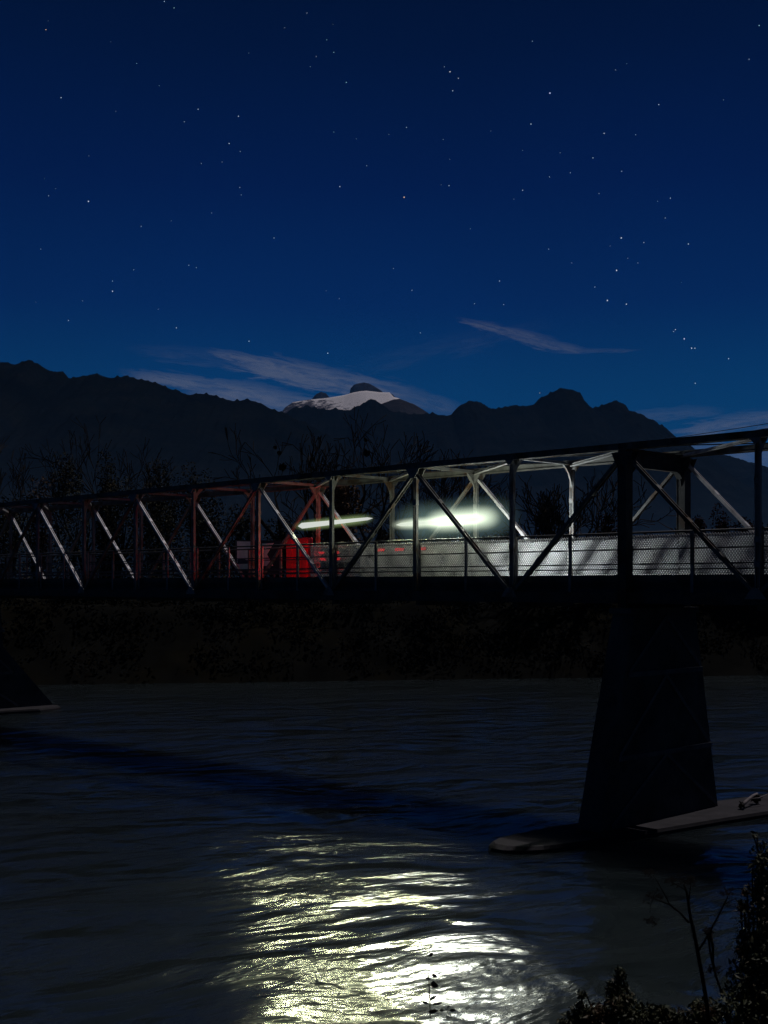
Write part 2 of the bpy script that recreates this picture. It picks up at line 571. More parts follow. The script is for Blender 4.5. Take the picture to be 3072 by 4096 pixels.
# rocky shoulder right of the hump
mountain('mountain', [(1500, 1650), (1526, 1617), (1560, 1603), (1597, 1593), (1624, 1604), (1667, 1626), (1711, 1650), (1760, 1690), (1860, 1760)],
         5200, 2000, ROCK, 4, 20, 40, seed=23, step=2)
# pale snow shoulder and, behind it, two bare rock tops
mountain('snow_mountain', [(1090, 1690), (1125, 1650), (1141, 1629), (1173, 1608), (1233, 1599), (1314, 1591), (1379, 1580), (1412, 1570), (1440, 1565),
                           (1466, 1563), (1520, 1569), (1558, 1570), (1575, 1588), (1596, 1593), (1680, 1640), (1800, 1700)],
         9000, 3500, SNOW, 0, 20, 60, seed=31, pw=1.5, step=2)
mountain('mountain', [(1225, 1640), (1247, 1596), (1266, 1574), (1285, 1566), (1304, 1571), (1320, 1590), (1350, 1640)],
         11000, 2500, ROCK, 10, 25, 30, seed=37, step=2)
mountain('mountain', [(1385, 1640), (1399, 1574), (1402, 1556), (1418, 1537), (1434, 1533), (1450, 1530), (1472, 1533), (1499, 1547), (1531, 1569),
                      (1564, 1574), (1591, 1593), (1640, 1640)],
         11200, 2500, ROCK, 10, 25, 30, seed=41, step=2)
# low hills at the right edge
mountain('hill', [(2600, 1860), (2700, 1815), (2737, 1797), (2756, 1793), (2788, 1796), (2850, 1815), (2960, 1870), (3100, 1930)],
         6500, 2500, FOR_C, 8, 14, 30, seed=47)
mountain('hill', [(2500, 1900), (2700, 1850), (2800, 1815), (2860, 1812), (2908, 1821), (2971, 1843), (3034, 1858), (3072, 1868), (3200, 1900), (3600, 1960)],
         5200, 2500, FOR_C, 8, 12, 30, seed=53)

# ------------------------------------------------------------------ ground: near bank, river bed, far bank and valley floor as one sheet
WATER = -7.95


def shore(X):
    return 105.3 + 0.18 * np.clip(X, -120, 120)


def ground():
    gx = np.concatenate([np.linspace(-9000, -300, 14), np.linspace(-240, -72, 15), np.linspace(-70, 70, 281), np.linspace(72, 240, 15), np.linspace(300, 9000, 14)])
    gy = np.concatenate([np.linspace(-60, -2, 8), np.linspace(-1, 14, 46), np.linspace(20, 78, 6), np.linspace(80, 150, 141), np.linspace(160, 400, 12),
                         np.array([600, 1000, 2000, 4000, 8000, 14000])])
    XX, YY = np.meshgrid(gx, gy)
    near = np.interp(YY, [-60, 0.6, 9.5, 14], [-1.5, -1.75, -8.6, -9.6])
    d = YY - shore(XX)
    far = np.interp(d, [-30, -6, -0.5, 0.4, 7.5, 11, 40], [-10.2, -9.6, -8.3, -7.7, -2.2, -1.5, -1.3])
    ZZ = np.where(YY < 50, near, far)
    bank = np.clip(np.interp(d, [-0.5, 1.5, 10, 30], [0.0, 1, 1, 0.25]), 0, 1) * (YY > 50)
    ZZ = ZZ + bank * (fbm(XX / 3.0, YY / 3.0, 4, 77) - 0.5) * 1.5
    nb = np.interp(YY, [-5, 0, 9, 12], [0.3, 1, 1, 0]) * (YY < 50)
    ZZ = ZZ + nb * (fbm(XX / 0.9, YY / 0.9, 3, 99) - 0.5) * 0.35
    ny, nx = XX.shape
    V = np.stack([XX.ravel(), YY.ravel(), ZZ.ravel()], 1).tolist()
    f = [(j * nx + i, j * nx + i + 1, (j + 1) * nx + i + 1, (j + 1) * nx + i) for j in range(ny - 1) for i in range(nx - 1)]
    m = mat('bank_soil', (0.008, 0.008, 0.007), 1.0, 0, 0.4, 0.35, 0.6, 3.0, 0.0, (0.010, 0.009, 0.006), 0.12)
    o = raw('ground', V, f, m)
    tag(o, kind='structure')
    return o


ground()


# ------------------------------------------------------------------ river
def water_mat():
    m = bpy.data.materials.new('river_water')
    m.use_nodes = True
    t = NT(m.node_tree)
    b = m.node_tree.nodes['Principled BSDF']
    tcn = t.n('ShaderNodeTexCoord')
    P = tcn.outputs['Object']
    # the current runs across the view; warp the coordinates so that streaks bend
    warp = t.n('ShaderNodeTexNoise')
    t.put(warp.inputs['Vector'], P)
    warp.inputs['Scale'].default_value = 0.13
    warp.inputs['Detail'].default_value = 1.0
    off = t.n('ShaderNodeVectorMath', operation='MULTIPLY_ADD')
    t.put(off.inputs[0], warp.outputs[1])
    off.inputs[1].default_value = (3.0, 5.0, 0)
    t.put(off.inputs[2], P)
    Q = off.outputs[0]
    def flow(rot, lx, ly, loc=(0, 0, 0)):
        nd = t.n('ShaderNodeMapping', vector_type='TEXTURE')
        t.put(nd.inputs[0], Q)
        nd.inputs[1].default_value = loc
        nd.inputs[2].default_value = (0, 0, R(rot))
        nd.inputs[3].default_value = (lx, ly, 1)
        return nd.outputs[0]
    big = t.noise(flow(20, 5.5, 2.6), 1.0, 2, 0.5)
    mid = t.noise(flow(32, 1.7, 0.8), 1.0, 3, 0.6)
    fine = t.noise(flow(38, 0.42, 0.13), 1.0, 3, 0.6)
    calm = t.noise(flow(15, 9.0, 3.2, (4, 9, 0)), 1.0, 3, 0.55)
    amp = t.smooth(calm, 0.38, 0.60, 0.30, 1.0)
    h = t.math('ADD', t.math('MULTIPLY', big, 0.32), t.math('MULTIPLY', t.math('MULTIPLY', mid, amp), 0.13))
    patch = t.noise(flow(28, 2.6, 2.0, (3, 1, 0)), 1.0, 1, 0.4, 0.6)
    h = t.math('ADD', h, t.math('MULTIPLY', patch, 0.25))
    h = t.math('ADD', h, t.math('MULTIPLY', t.math('MULTIPLY', fine, amp), 0.016))
    bn = t.n('ShaderNodeBump')
    bn.inputs['Strength'].default_value = 1.0
    bn.inputs['Distance'].default_value = 1.0
    t.put(bn.inputs['Height'], h)
    t.put(b.inputs['Normal'], bn.outputs[0])
    colr = t.ramp(calm, [(0.3, (0.0125, 0.0175, 0.0195)), (0.7, (0.0165, 0.0222, 0.0245))])
    t.put(b.inputs['Base Color'], colr)
    t.put(b.inputs['Roughness'], t.smooth(calm, 0.3, 0.65, 0.10, 0.18))
    b.inputs['IOR'].default_value = 1.33
    # milky glacial water: light spreads before it comes back out
    b.subsurface_method = 'BURLEY'
    b.inputs['Subsurface Weight'].default_value = 1.0
    b.inputs['Subsurface Radius'].default_value = (1.0, 1.0, 1.0)
    b.inputs['Subsurface Scale'].default_value = 4.5
    return m


V, f = [], []
wx = np.linspace(-400, 400, 41)
wy = np.concatenate([np.linspace(7.5, 60, 22), np.linspace(66, 150, 15)])
XX, YY = np.meshgrid(wx, wy)
V = np.stack([XX.ravel(), YY.ravel(), np.full(XX.size, WATER)], 1).tolist()
nx = len(wx)
f = [(j * nx + i, j * nx + i + 1, (j + 1) * nx + i + 1, (j + 1) * nx + i) for j in range(len(wy) - 1) for i in range(nx - 1)]
tag(raw('river', V, f, water_mat()), kind='structure')

# ------------------------------------------------------------------ the truss bridge
TH = 0.80
U = Vector((math.cos(TH), -math.sin(TH), 0))     # along the bridge, to the right and towards us
W = Vector((math.sin(TH), math.cos(TH), 0))      # across it, away from us
P0 = Vector((7.839, 41.264, 0))
PANEL, WID, HT = 4.766, 3.442, 4.6
KERB, ROAD = 0.32, 0.22
N0, N1 = -15, 4
UP = Vector((0, 0, 1))


def bp(n, wv, z):
    """point on the bridge: n panels along, wv metres across from the near truss, height z"""
    return P0 + U * (PANEL * n) + W * wv + UP * z


bridge = empty('truss_bridge', bp(-5, WID / 2, -0.9))
tag(bridge, 'long dark steel truss bridge with mesh railings spanning the river', 'bridge')
B_INV = Matrix.Translation(-bridge.location)


def bpart(mb, name, m, parent=None, smooth=False):
    par = parent if parent is not None else bridge
    o = mb.build(name, m, par, smooth)
    o.matrix_parent_inverse = B_INV
    return o


def child(mb, name, m, parent, smooth=False):
    """sub-part of a bridge part whose mesh is in world coordinates"""
    return mb.build(name, m, parent, smooth)


for side, wv in ((0, 0.0), (1, WID)):
    # top chord: two channels under a cover plate
    mb = MB()
    for dw in (-0.115, 0.115):
        mb.bar(bp(N0, wv + dw, 4.475), bp(N1, wv + dw, 4.475), 0.07, 0.17)
    mb.bar(bp(N0, wv, 4.575), bp(N1, wv, 4.575), 0.36, 0.03)
    mb.bar(bp(N0, wv - 0.165, 4.385), bp(N1, wv - 0.165, 4.385), 0.045, 0.022)
    mb.bar(bp(N0, wv + 0.165, 4.385), bp(N1, wv + 0.165, 4.385), 0.045, 0.022)
    k = N0 + 0.25
    while k < N1:
        mb.bar(bp(k, wv, 4.384), bp(k + 0.07, wv, 4.384), 0.15, 0.012)
        k += 0.19
    bpart(mb, 'top_chord', M['steel_shaded'])
    mb = MB()
    for dw in (-0.10, 0.10):
        mb.bar(bp(N0, wv + dw, -0.42), bp(N1, wv + dw, -0.42), 0.06, 0.34)
    mb.bar(bp(N0, wv, -0.605), bp(N1, wv, -0.605), 0.32, 0.026)
    bpart(mb, 'bottom_chord', M['steel_dark'])


def member(a, b, gap, wid, flange, m_name, n_batten=3, web=True, up=None):
    """riveted member: two flange bars either side of a recessed web, with batten plates"""
    mb = MB()
    a, b = Vector(a), Vector(b)
    d = (b - a).normalized()
    s = W
    t = s.cross(d).normalized()
    for q in (-1, 1):
        mb.bar(a + s * (q * gap / 2), b + s * (q * gap / 2), wid, flange, up=t)
    if web:
        mb.bar(a, b, gap - wid + 0.002, flange * 0.28, up=t)
    for k in range(1, n_batten + 1):
        c = a.lerp(b, k / (n_batten + 1))
        mb.bar(c - d * 0.11, c + d * 0.11, gap + wid + 0.012, flange + 0.014, up=t)
    return mb


def gusset(mb, n, wv, z, half, drop, thick=0.03, top=True):
    """plate in the plane of the truss at a node, on both faces"""
    sgn = -1 if top else 1
    for dw in (-0.165, 0.165):
        poly = [(-half, 0), (half, 0), (half * 0.62, sgn * drop * 0.6), (half * 0.25, sgn * drop), (-half * 0.25, sgn * drop), (-half * 0.62, sgn * drop * 0.6)]
        mb.prism(poly, U, UP, bp(n, wv + dw, z) - W * thick / 2, W, thick)


for wv in (0.0, WID):
    for n in range(N0, N1 + 1):
        if n % 12 == 0:
            continue
        mb = MB()
        for q in (-1, 1):
            mb.bar(bp(n, wv, -0.55) + U * q * 0.065, bp(n, wv, 4.26) + U * q * 0.065, 0.12, 0.045, up=U)
        mb.bar(bp(n, wv, -0.55), bp(n, wv, 4.26), 0.09, 0.022, up=U)
        for z in (0.6, 1.35, 3.1):
            mb.bar(bp(n, wv, z - 0.09), bp(n, wv, z + 0.09), 0.15, 0.19, up=U)
        if n % 2 == 0:
            gusset(mb, n, wv, 4.39, 0.36, 0.36)
        else:
            gusset(mb, n, wv, -0.44, 0.36, 0.34, top=False)
            gusset(mb, n, wv, 4.385, 0.2, 0.18)
        bpart(mb, 'vertical_post', M['steel'])
        # knee bracket towards the cross strut
        sg = 1 if wv == 0 else -1
        mb = MB()
        poly = [(0.06, 4.40), (0.55, 4.40), (0.40, 4.28), (0.24, 4.10), (0.13, 3.86), (0.06, 3.6)]
        mb.prism([(sg * a, b) for a, b in poly], W, UP, bp(n, wv, 0) - U * 0.03, U, 0.06)
        bpart(mb, 'knee_bracket', M['steel'])
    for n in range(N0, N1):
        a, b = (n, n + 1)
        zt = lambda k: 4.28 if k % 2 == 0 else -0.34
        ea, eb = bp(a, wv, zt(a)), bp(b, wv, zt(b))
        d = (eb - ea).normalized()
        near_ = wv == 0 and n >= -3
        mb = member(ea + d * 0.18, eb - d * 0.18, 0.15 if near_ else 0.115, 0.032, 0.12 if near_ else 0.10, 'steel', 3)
        bpart(mb, 'diagonal_brace', M['steel_shaded'] if near_ or (wv == 0 and n % 2) else (M['steel_moonlit'] if n % 2 == 0 else M['steel']))  # moonlit and shaded tones picked per diagonal

# portal frames over the piers
for n in (0, -12):
    for wv in (0.0, WID):
        mb = MB()
        mb.bar(bp(n, wv, -0.75), bp(n, wv, 4.56), 0.34, 0.30, up=U)
        for q in (-1, 1):
            mb.bar(bp(n, wv, -0.75) + U * q * 0.155, bp(n, wv, 4.22) + U * q * 0.155, 0.37, 0.022, up=U)
        gusset(mb, n, wv, 4.30, 0.42, 0.55)
        bpart(mb, 'portal_post', M['steel_dark'])
    mb = MB()
    poly = [(0.17, 4.40), (WID - 0.17, 4.40), (WID - 0.17, 3.35), (WID - 0.25, 3.62), (WID - 0.42, 3.78), (WID - 0.62, 3.84),
            (0.62, 3.84), (0.42, 3.78), (0.25, 3.62), (0.17, 3.35)]
    mb.prism(poly, W, UP, bp(n, 0, 0) - U * 0.02, U, 0.04)
    mb.bar(bp(n, 0.17, 4.41), bp(n, WID - 0.17, 4.41), 0.24, 0.03)
    for i in range(len(poly) - 7, len(poly) - 1):
        a, b = poly[i], poly[i + 1]
        mb.bar(bp(n, a[0], a[1]), bp(n, b[0], b[1]), 0.22, 0.022)
    bpart(mb, 'portal_beam', M['steel_dark'])

# struts and wind bracing between the top chords
for n in range(N0, N1 + 1):
    if n % 12 == 0:
        continue
    mb = MB()
    mb.bar(bp(n, 0.16, 4.48), bp(n, WID - 0.16, 4.48), 0.11, 0.11)
    bpart(mb, 'cross_strut', M['steel'])
for n in range(N0, N1):
    mb = MB()
    mb.bar(bp(n + 1, 0.16, 4.36), bp(n, WID - 0.16, 4.36), 0.13, 0.02)
    mb.bar(bp(n + 1, 0.16, 4.42) + U * 0.05, bp(n, WID - 0.16, 4.42) + U * 0.05, 0.02, 0.10)
    bpart(mb, 'wind_brace', M['steel_lamplit'])
    mb = MB()
    mb.bar(bp(n, 0.14, 4.50), bp(n + 1, WID - 0.14, 4.50), 0.05, 0.035)
    bpart(mb, 'wind_brace', M['steel_dark'])

# deck: floor beams, slab with kerbs and an asphalt surface
mb = MB()
mb.bar(bp(N0, WID / 2, -0.02), bp(N1, WID / 2, -0.02), WID - 0.42, 0.24)
for wv in (0.27, WID - 0.27):
    mb.bar(bp(N0, wv, -0.02), bp(N1, wv, -0.02), 0.12, 0.66)
bpart(mb, 'deck', M['concrete'])
mb = MB()
mb.bar(bp(N0, WID / 2, 0.125), bp(N1, WID / 2, 0.125), WID - 0.70, 0.04)
bpart(mb, 'road_surface', M['asphalt'])
for n in range(N0, N1 + 1):
    mb = MB()
    mb.bar(bp(n, 0.12, -0.50), bp(n, WID - 0.12, -0.50), 0.20, 0.58)
    bpart(mb, 'floor_beam', M['steel_dark'])

# railings: rails, posts and expanded wire mesh panels
Z_RAIL = (1.68, 1.14, 0.66, 0.49)
for side, wv in ((0, 0.27), (1, WID - 0.27)):
    rl = empty('railing', (0, 0, 0))
    rl.parent = bridge
    rl.matrix_parent_inverse = B_INV
    for i, z in enumerate(Z_RAIL):
        mb = MB()
        if i == 0:
            mb.tube([bp(N0, wv, z), bp(N1, wv, z)], 0.035, 8)
            child(mb, 'handrail', M['galv_dull'], rl, True)
        else:
            mb.bar(bp(N0, wv, z), bp(N1, wv, z), 0.03, 0.045)
            child(mb, 'rail', M['galv_dull'], rl)
    sg = 1 if side == 0 else -1
    for k in range(2 * N0, 2 * N1 + 1):
        mb = MB()
        mb.bar(bp(k / 2, wv - 0.0, -0.3) - W * sg * 0.06, bp(k / 2, wv, 1.66) - W * sg * 0.06, 0.07, 0.11, up=U)
        child(mb, 'railing_post', M['steel'], rl)
    pitch, mw = 0.098, (0.030 if side == 0 else 0.034)
    zb, zt_ = KERB + 0.015, 1.60
    hgt = zt_ - zb
    run = hgt / math.tan(R(52))
    for n in range(-4, N1):                      # only the stretch nearer to us carries mesh
        mb = MB()
        L0, L1 = max(n, -3.35) * PANEL + 0.01, (n + 1) * PANEL - 0.01
        for q in (1, -1):
            s = L0 - run
            while s < L1 + run:
                # one wire from (s, zb) rising to (s + q*run, zt), clipped to the panel
                a0, a1 = s, s + q * run
                tt = [0.0, 1.0]
                lo_, hi_ = 0.0, 1.0
                da = a1 - a0
                for bound, sign in ((L0, 1), (L1, -1)):
                    # keep sign*(a-bound) >= 0
                    f0, f1 = sign * (a0 - bound), sign * (a1 - bound)
                    if f0 < 0 and f1 < 0:
                        lo_, hi_ = 1, 0
                    elif f0 < 0:
                        lo_ = max(lo_, f0 / (f0 - f1))
                    elif f1 < 0:
                        hi_ = min(hi_, f0 / (f0 - f1))
                if hi_ - lo_ > 0.02:
                    A = P0 + U * (a0 + da * lo_) + UP * (zb + hgt * lo_) + W * (wv + sg * (0.035 + 0.006 * q))
                    Bp = P0 + U * (a0 + da * hi_) + UP * (zb + hgt * hi_) + W * (wv + sg * (0.035 + 0.006 * q))
                    # strand slightly twisted, like expanded metal
                    d = (Bp - A).normalized()
                    nrm = (W * sg + U * 0.5 * sg).normalized()
                    mb.bar(A, Bp, mw, 0.012, up=nrm)
                s += pitch
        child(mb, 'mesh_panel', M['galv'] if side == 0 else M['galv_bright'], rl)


# ------------------------------------------------------------------ piers
def loc_tw(n, t, wv, z):
    return P0 + U * (PANEL * n + t) + W * wv + UP * z


FOOT_TOP = -7.75


def pier(n, label, right_slope=False):
    root = empty('bridge_pier', loc_tw(n, 0, WID / 2, WATER))
    tag(root, label, 'bridge pier', 'concrete piers carrying the bridge')
    inv = Matrix.Translation(-root.location)
    cw = WID / 2
    if right_slope:
        prof = [(cw - 3.1, FOOT_TOP), (cw + 5.6, FOOT_TOP), (cw + 2.1, FOOT_TOP + 3.85), (cw + 1.9, -0.95), (cw - 1.9, -0.95)]
    else:
        prof = [(cw - 3.7, FOOT_TOP), (cw + 3.22, FOOT_TOP), (cw + 1.80, -0.95), (cw - 1.80, -0.95)]
    mb = MB()
    th = 0.85
    mb.prism(prof, W, UP, loc_tw(n, -th / 2, 0, 0), U, th)
    # pier cap
    mb.bar(loc_tw(n, 0, cw - 2.0, -0.86), loc_tw(n, 0, cw + 2.0, -0.86), 0.86, 0.18)
    o = mb.build('pier_wall', M['concrete'], root)
    o.matrix_parent_inverse = inv
    # raised ribs on both faces: two belts and crossed bands
    mb = MB()
    hw = lambda z: 3.22 + (1.80 - 3.22) * (z - FOOT_TOP) / (-0.95 - FOOT_TOP)
    for q in (-1, 1):
        for z in (-5.55, -2.9):
            mb.bar(loc_tw(n, q * (th / 2 + 0.02), cw - hw(z) + 0.03, z), loc_tw(n, q * (th / 2 + 0.02), cw + hw(z) - 0.03, z), 0.06, 0.16)
        for za, zb_ in ((FOOT_TOP + 0.1, -5.62), (-5.46, -3.0), (-2.8, -1.05)):
            for s in (-1, 1):
                mb.bar(loc_tw(n, q * (th / 2 + 0.014), cw + s * (hw(za) - 0.1), za), loc_tw(n, q * (th / 2 + 0.014), cw, zb_), 0.05, 0.12)
    o = mb.build('rib', M['rib'], root)
    o.matrix_parent_inverse = inv
    # long low footing that stands just clear of the water
    outl = [(-1.25, -5.0), (-1.1, -5.45), (-0.75, -5.75), (-0.3, -5.72), (0.15, -5.4), (0.55, -4.7), (0.9, -3.2), (1.4, 0), (1.8, 3.0), (2.2, 5.4), (2.5, 8.4),
            (2.2, 9.6), (1.4, 10.1), (0.7, 9.4), (0.3, 8.0), (-0.1, 6.2), (-0.7, 2.0), (-1.1, -1.5), (-1.3, -4.0)]
    if right_slope:
        outl = [(a, b) for a, b in outl if b < 6.5] [:10] + [(1.6, 7.2), (0.6, 7.6), (-0.2, 6.9)] + [(a, b) for a, b in outl[16:]]
    mb = MB()
    V2 = []
    c = len(outl)
    for z, k in ((WATER - 1.2, 1.03), (FOOT_TOP - 0.10, 1.0), (FOOT_TOP, 0.975)):
        for a, b in outl:
            V2.append(loc_tw(n, a * k, cw + (b - cw) * k, z) + UP * (0.05 * (fbm(a * 2.0, b * 1.3, 3, 5) - 0.5) if k < 1 else 0))
    mb.add(V2, [tuple(range(2 * c, 3 * c))] + [(j * c + i, j * c + (i + 1) % c, (j + 1) * c + (i + 1) % c, (j + 1) * c + i) for j in range(2) for i in range(c)])
    o = mb.build('footing', M['footing'], root)
    o.matrix_parent_inverse = inv
    return root


pier(0, 'tall tapering concrete pier under the bridge portal, standing on a long low footing')
pier(-10.45, 'far bridge pier with a sloping buttress, cut off by the left edge', True)

# driftwood stranded on the footing, at the right
log = empty('driftwood_log', at(2950, 3212, 44.6))
tag(log, 'pale driftwood log with dark root ends stranded on the pier footing', 'driftwood')
inv = Matrix.Translation(-log.location)
mb = MB()
a, b = loc_tw(0, 1.35, 4.95, FOOT_TOP + 0.14), loc_tw(0, 1.15, 6.35, FOOT_TOP + 0.36)
mid = a.lerp(b, 0.45) + UP * 0.03
mb.tube([a, a.lerp(mid, 0.5), mid, mid.lerp(b, 0.5) + UP * 0.02, b], [0.075, 0.062, 0.055, 0.05, 0.04], 9)
mb.tube([mid, mid + W * 0.35 + UP * 0.02 + U * 0.2, mid + W * 0.9 + UP * 0.10 + U * 0.22], [0.03, 0.022, 0.012], 6)
o = mb.build('log_trunk', M['driftwood'], log, True)
o.matrix_parent_inverse = inv
for c, r, cnt in ((a, 0.15, 26), (b - W * 0.1 - UP * 0.14, 0.22, 46)):
    mb = MB()
    for k in range(cnt):
        d = Vector((random.gauss(0, 1), random.gauss(0, 1), random.gauss(0, 0.8))).normalized()
        p = c + d * r * random.uniform(0.5, 1.15)
        mb.tube([c, c.lerp(p, 0.6) + Vector((random.gauss(0, .02), random.gauss(0, .02), random.gauss(0, .02))), p], [0.06, 0.04, 0.012], 5)
    o = mb.build('root_ball', M['root'], log, True)
    o.matrix_parent_inverse = inv


# ------------------------------------------------------------------ vehicle light trails over the bridge, built as still glowing bodies
def trail_mesh(mb, a, b, ra, rb, n=14):
    pts, rad = [], []
    for k in range(17):
        s = k / 16
        pts.append(a.lerp(b, s))
        cap = math.sqrt(max(0.0, 1 - max(0, abs(s - 0.5) * 2 - 0.94) ** 2 / 0.06 ** 2)) if abs(s - 0.5) > 0.47 else 1
        rad.append(max(0.004, (ra + (rb - ra) * s) * cap))
    mb.tube(pts, rad, n)


def point(name, p, watts, colr, radius, parent):
    d = bpy.data.lights.new(name, 'POINT')
    d.energy = watts
    d.color = colr
    d.shadow_soft_size = radius
    o = bpy.data.objects.new(name, d)
    COL.objects.link(o)
    o.parent = parent
    o.matrix_parent_inverse = Matrix.Translation(-parent.location)
    o.location = p
    return o


LW = 1.3
G_WHITE = emit('trail_glow', (0.93, 1.0, 0.86), 0.55)
G_WHITE2 = emit('trail_glow_slim', (0.97, 1.0, 0.98), 0.60)


def lt(t, z):
    return loc_tw(0, t, LW, z)


slim = empty('light_trail', lt(-15.6, 2.6))
tag(slim, 'slim tapering white light trail above the railing, left of the wider trail', 'light', 'white light trails over the bridge deck')
mb = MB()
trail_mesh(mb, lt(-17.95, 2.53), lt(-13.25, 2.70), 0.13, 0.055)
o = mb.build('trail_core', G_WHITE2, slim, True)  # glowing tube standing in for a passing vehicle's light trail
o.matrix_parent_inverse = Matrix.Translation(-slim.location)
def spot(name, p, watts, colr, radius, target, cone, parent):
    d = bpy.data.lights.new(name, 'SPOT')
    d.energy, d.color, d.shadow_soft_size = watts, colr, radius
    d.spot_size, d.spot_blend = R(cone), 0.7
    o = bpy.data.objects.new(name, d)
    COL.objects.link(o)
    o.parent = parent
    o.matrix_parent_inverse = Matrix.Translation(-parent.location)
    o.location = p
    o.rotation_euler = (Vector(target) - Vector(p)).to_track_quat('-Z', 'Y').to_euler()
    return o


WARM = (0.93, 1.0, 0.60)
COOL = (0.94, 1.0, 0.80)
def panel(name, p, length, height, watts, colr, target, parent):
    '''added area light that makes a trail glitter on the river'''
    d = bpy.data.lights.new(name, 'AREA')
    d.shape, d.size, d.size_y = 'RECTANGLE', length, height
    d.energy, d.color, d.spread = watts, colr, R(70)
    o = bpy.data.objects.new(name, d)
    COL.objects.link(o)
    o.parent = parent
    o.matrix_parent_inverse = Matrix.Translation(-parent.location)
    z = -(Vector(target) - Vector(p)).normalized()
    x = (U - z * U.dot(z)).normalized()
    y = z.cross(x)
    m4 = Matrix((x, y, z)).transposed().to_4x4()
    m4.translation = p
    o.matrix_basis = m4
    return o


for k in range(2):
    point('lamp', lt(-17.0 + 2.0 * k, 2.80), 12 - 3 * k, WARM, 0.06, slim)  # unseen points added to carry the trail's light
panel('glitter_light', lt(-15.8, 2.55) - W * 0.22, 4.4, 0.25, 95, WARM, (-3.0, 16, WATER), slim)  # unseen, added only for glitter on the water

wide = empty('light_trail', lt(-9.5, 2.4))
tag(wide, 'broad hazy white light trail above the brightest stretch of mesh railing', 'light', 'white light trails over the bridge deck')
mb = MB()
trail_mesh(mb, lt(-11.9, 2.38), lt(-7.4, 2.46), 0.07, 0.09)
o = mb.build('trail_core', G_WHITE, wide, True)  # second trail, again a still glowing tube
o.matrix_parent_inverse = Matrix.Translation(-wide.location)
for k in range(3):
    point('lamp', lt(-11.2 + 1.75 * k, 2.68), 40 + 22 * k, WARM if k < 1 else COOL, 0.08, wide)
panel('glitter_light', lt(-10.8, 2.40) - W * 0.22, 2.3, 0.3, 135, WARM, (0.5, 15, WATER), wide)
panel('glitter_light', lt(-8.4, 2.43) - W * 0.24, 2.3, 0.4, 225, COOL, (1.5, 14, WATER), wide)
for t_, z, wt in ((-9.0, 1.3, 520), (-7.6, 1.7, 440), (-6.4, 2.0, 330)):
    q = lt(t_, z)
    spot('headlight_beam', q, wt, (0.87, 0.96, 1.0), 0.35, q + U, 165, wide)

# tail-light trail marks built as small red bodies, with the light they throw
RED = emit('tail_light_glow', (1.0, 0.02, 0.03), 0.85)
def wpt_(px, wv, py):
    rx = (px - 1536) / F
    b0 = P0 + W * wv
    p = b0 + U * ((rx * b0.y - b0.x) / (U.x - rx * U.y))
    p.z = (HOR - py) / F * p.y
    return p


reds = [((1286, 2211), 'upper small red light of the pair nearer the red panel', 0.9), ((1291, 2237), 'lower small red light of the pair nearer the red panel', 0.9),
        ((1347, 2210), 'upper small red light of the pair right of the thin red post', 0.9), ((1350, 2236), 'lower small red light of the pair right of the thin red post', 1.0),
        ((1523, 2200), 'leftmost of three flat red lights behind the bright mesh', 1.4), ((1598, 2198), 'middle one of three flat red lights behind the bright mesh', 1.6),
        ((1682, 2195), 'rightmost of three flat red lights behind the bright mesh', 1.9)]
for (px, py), lab, ln in reds:
    rx = (px - 1536) / F
    # on the line 2.3 m across the deck
    b0 = P0 + W * 2.4
    t_ = (rx * b0.y - b0.x) / (U.x - rx * U.y)
    p = b0 + U * t_
    p.z = (HOR - py) / F * p.y
    th_ = empty('tail_light_trail', p)
    tag(th_, lab, 'light', 'small red lights behind the mesh railing')
    mb = MB()
    trail_mesh(mb, Vector((0, 0, 0)) - U * 0.16 * ln, U * 0.16 * ln, 0.062, 0.05, 8)
    mb.build('lens', RED, th_, True)  # glowing body drawn for one mark of the tail-light trail
    mb = MB()
    mb.bar(W * 0.05 - U * 0.17 * ln, W * 0.05 + U * 0.17 * ln, 0.04, 0.16)
    mb.build('trail_backing', M['board_dark'], th_)  # dark bar behind the red trail mark
    if px == 1291:
        spot('lamp', p - W * 0.15, 90, (1.0, 0.012, 0.018), 0.08, wpt_(1196, WID + 0.5, 2230), 62, th_)  # spot added to brighten the red panel
    if px == 1350:
        spot('lamp', p - W * 0.15 - U * 0.15 + UP * 0.1, 210, (1.0, 0.012, 0.018), 0.1, p - U + UP * 0.1, 210, th_)

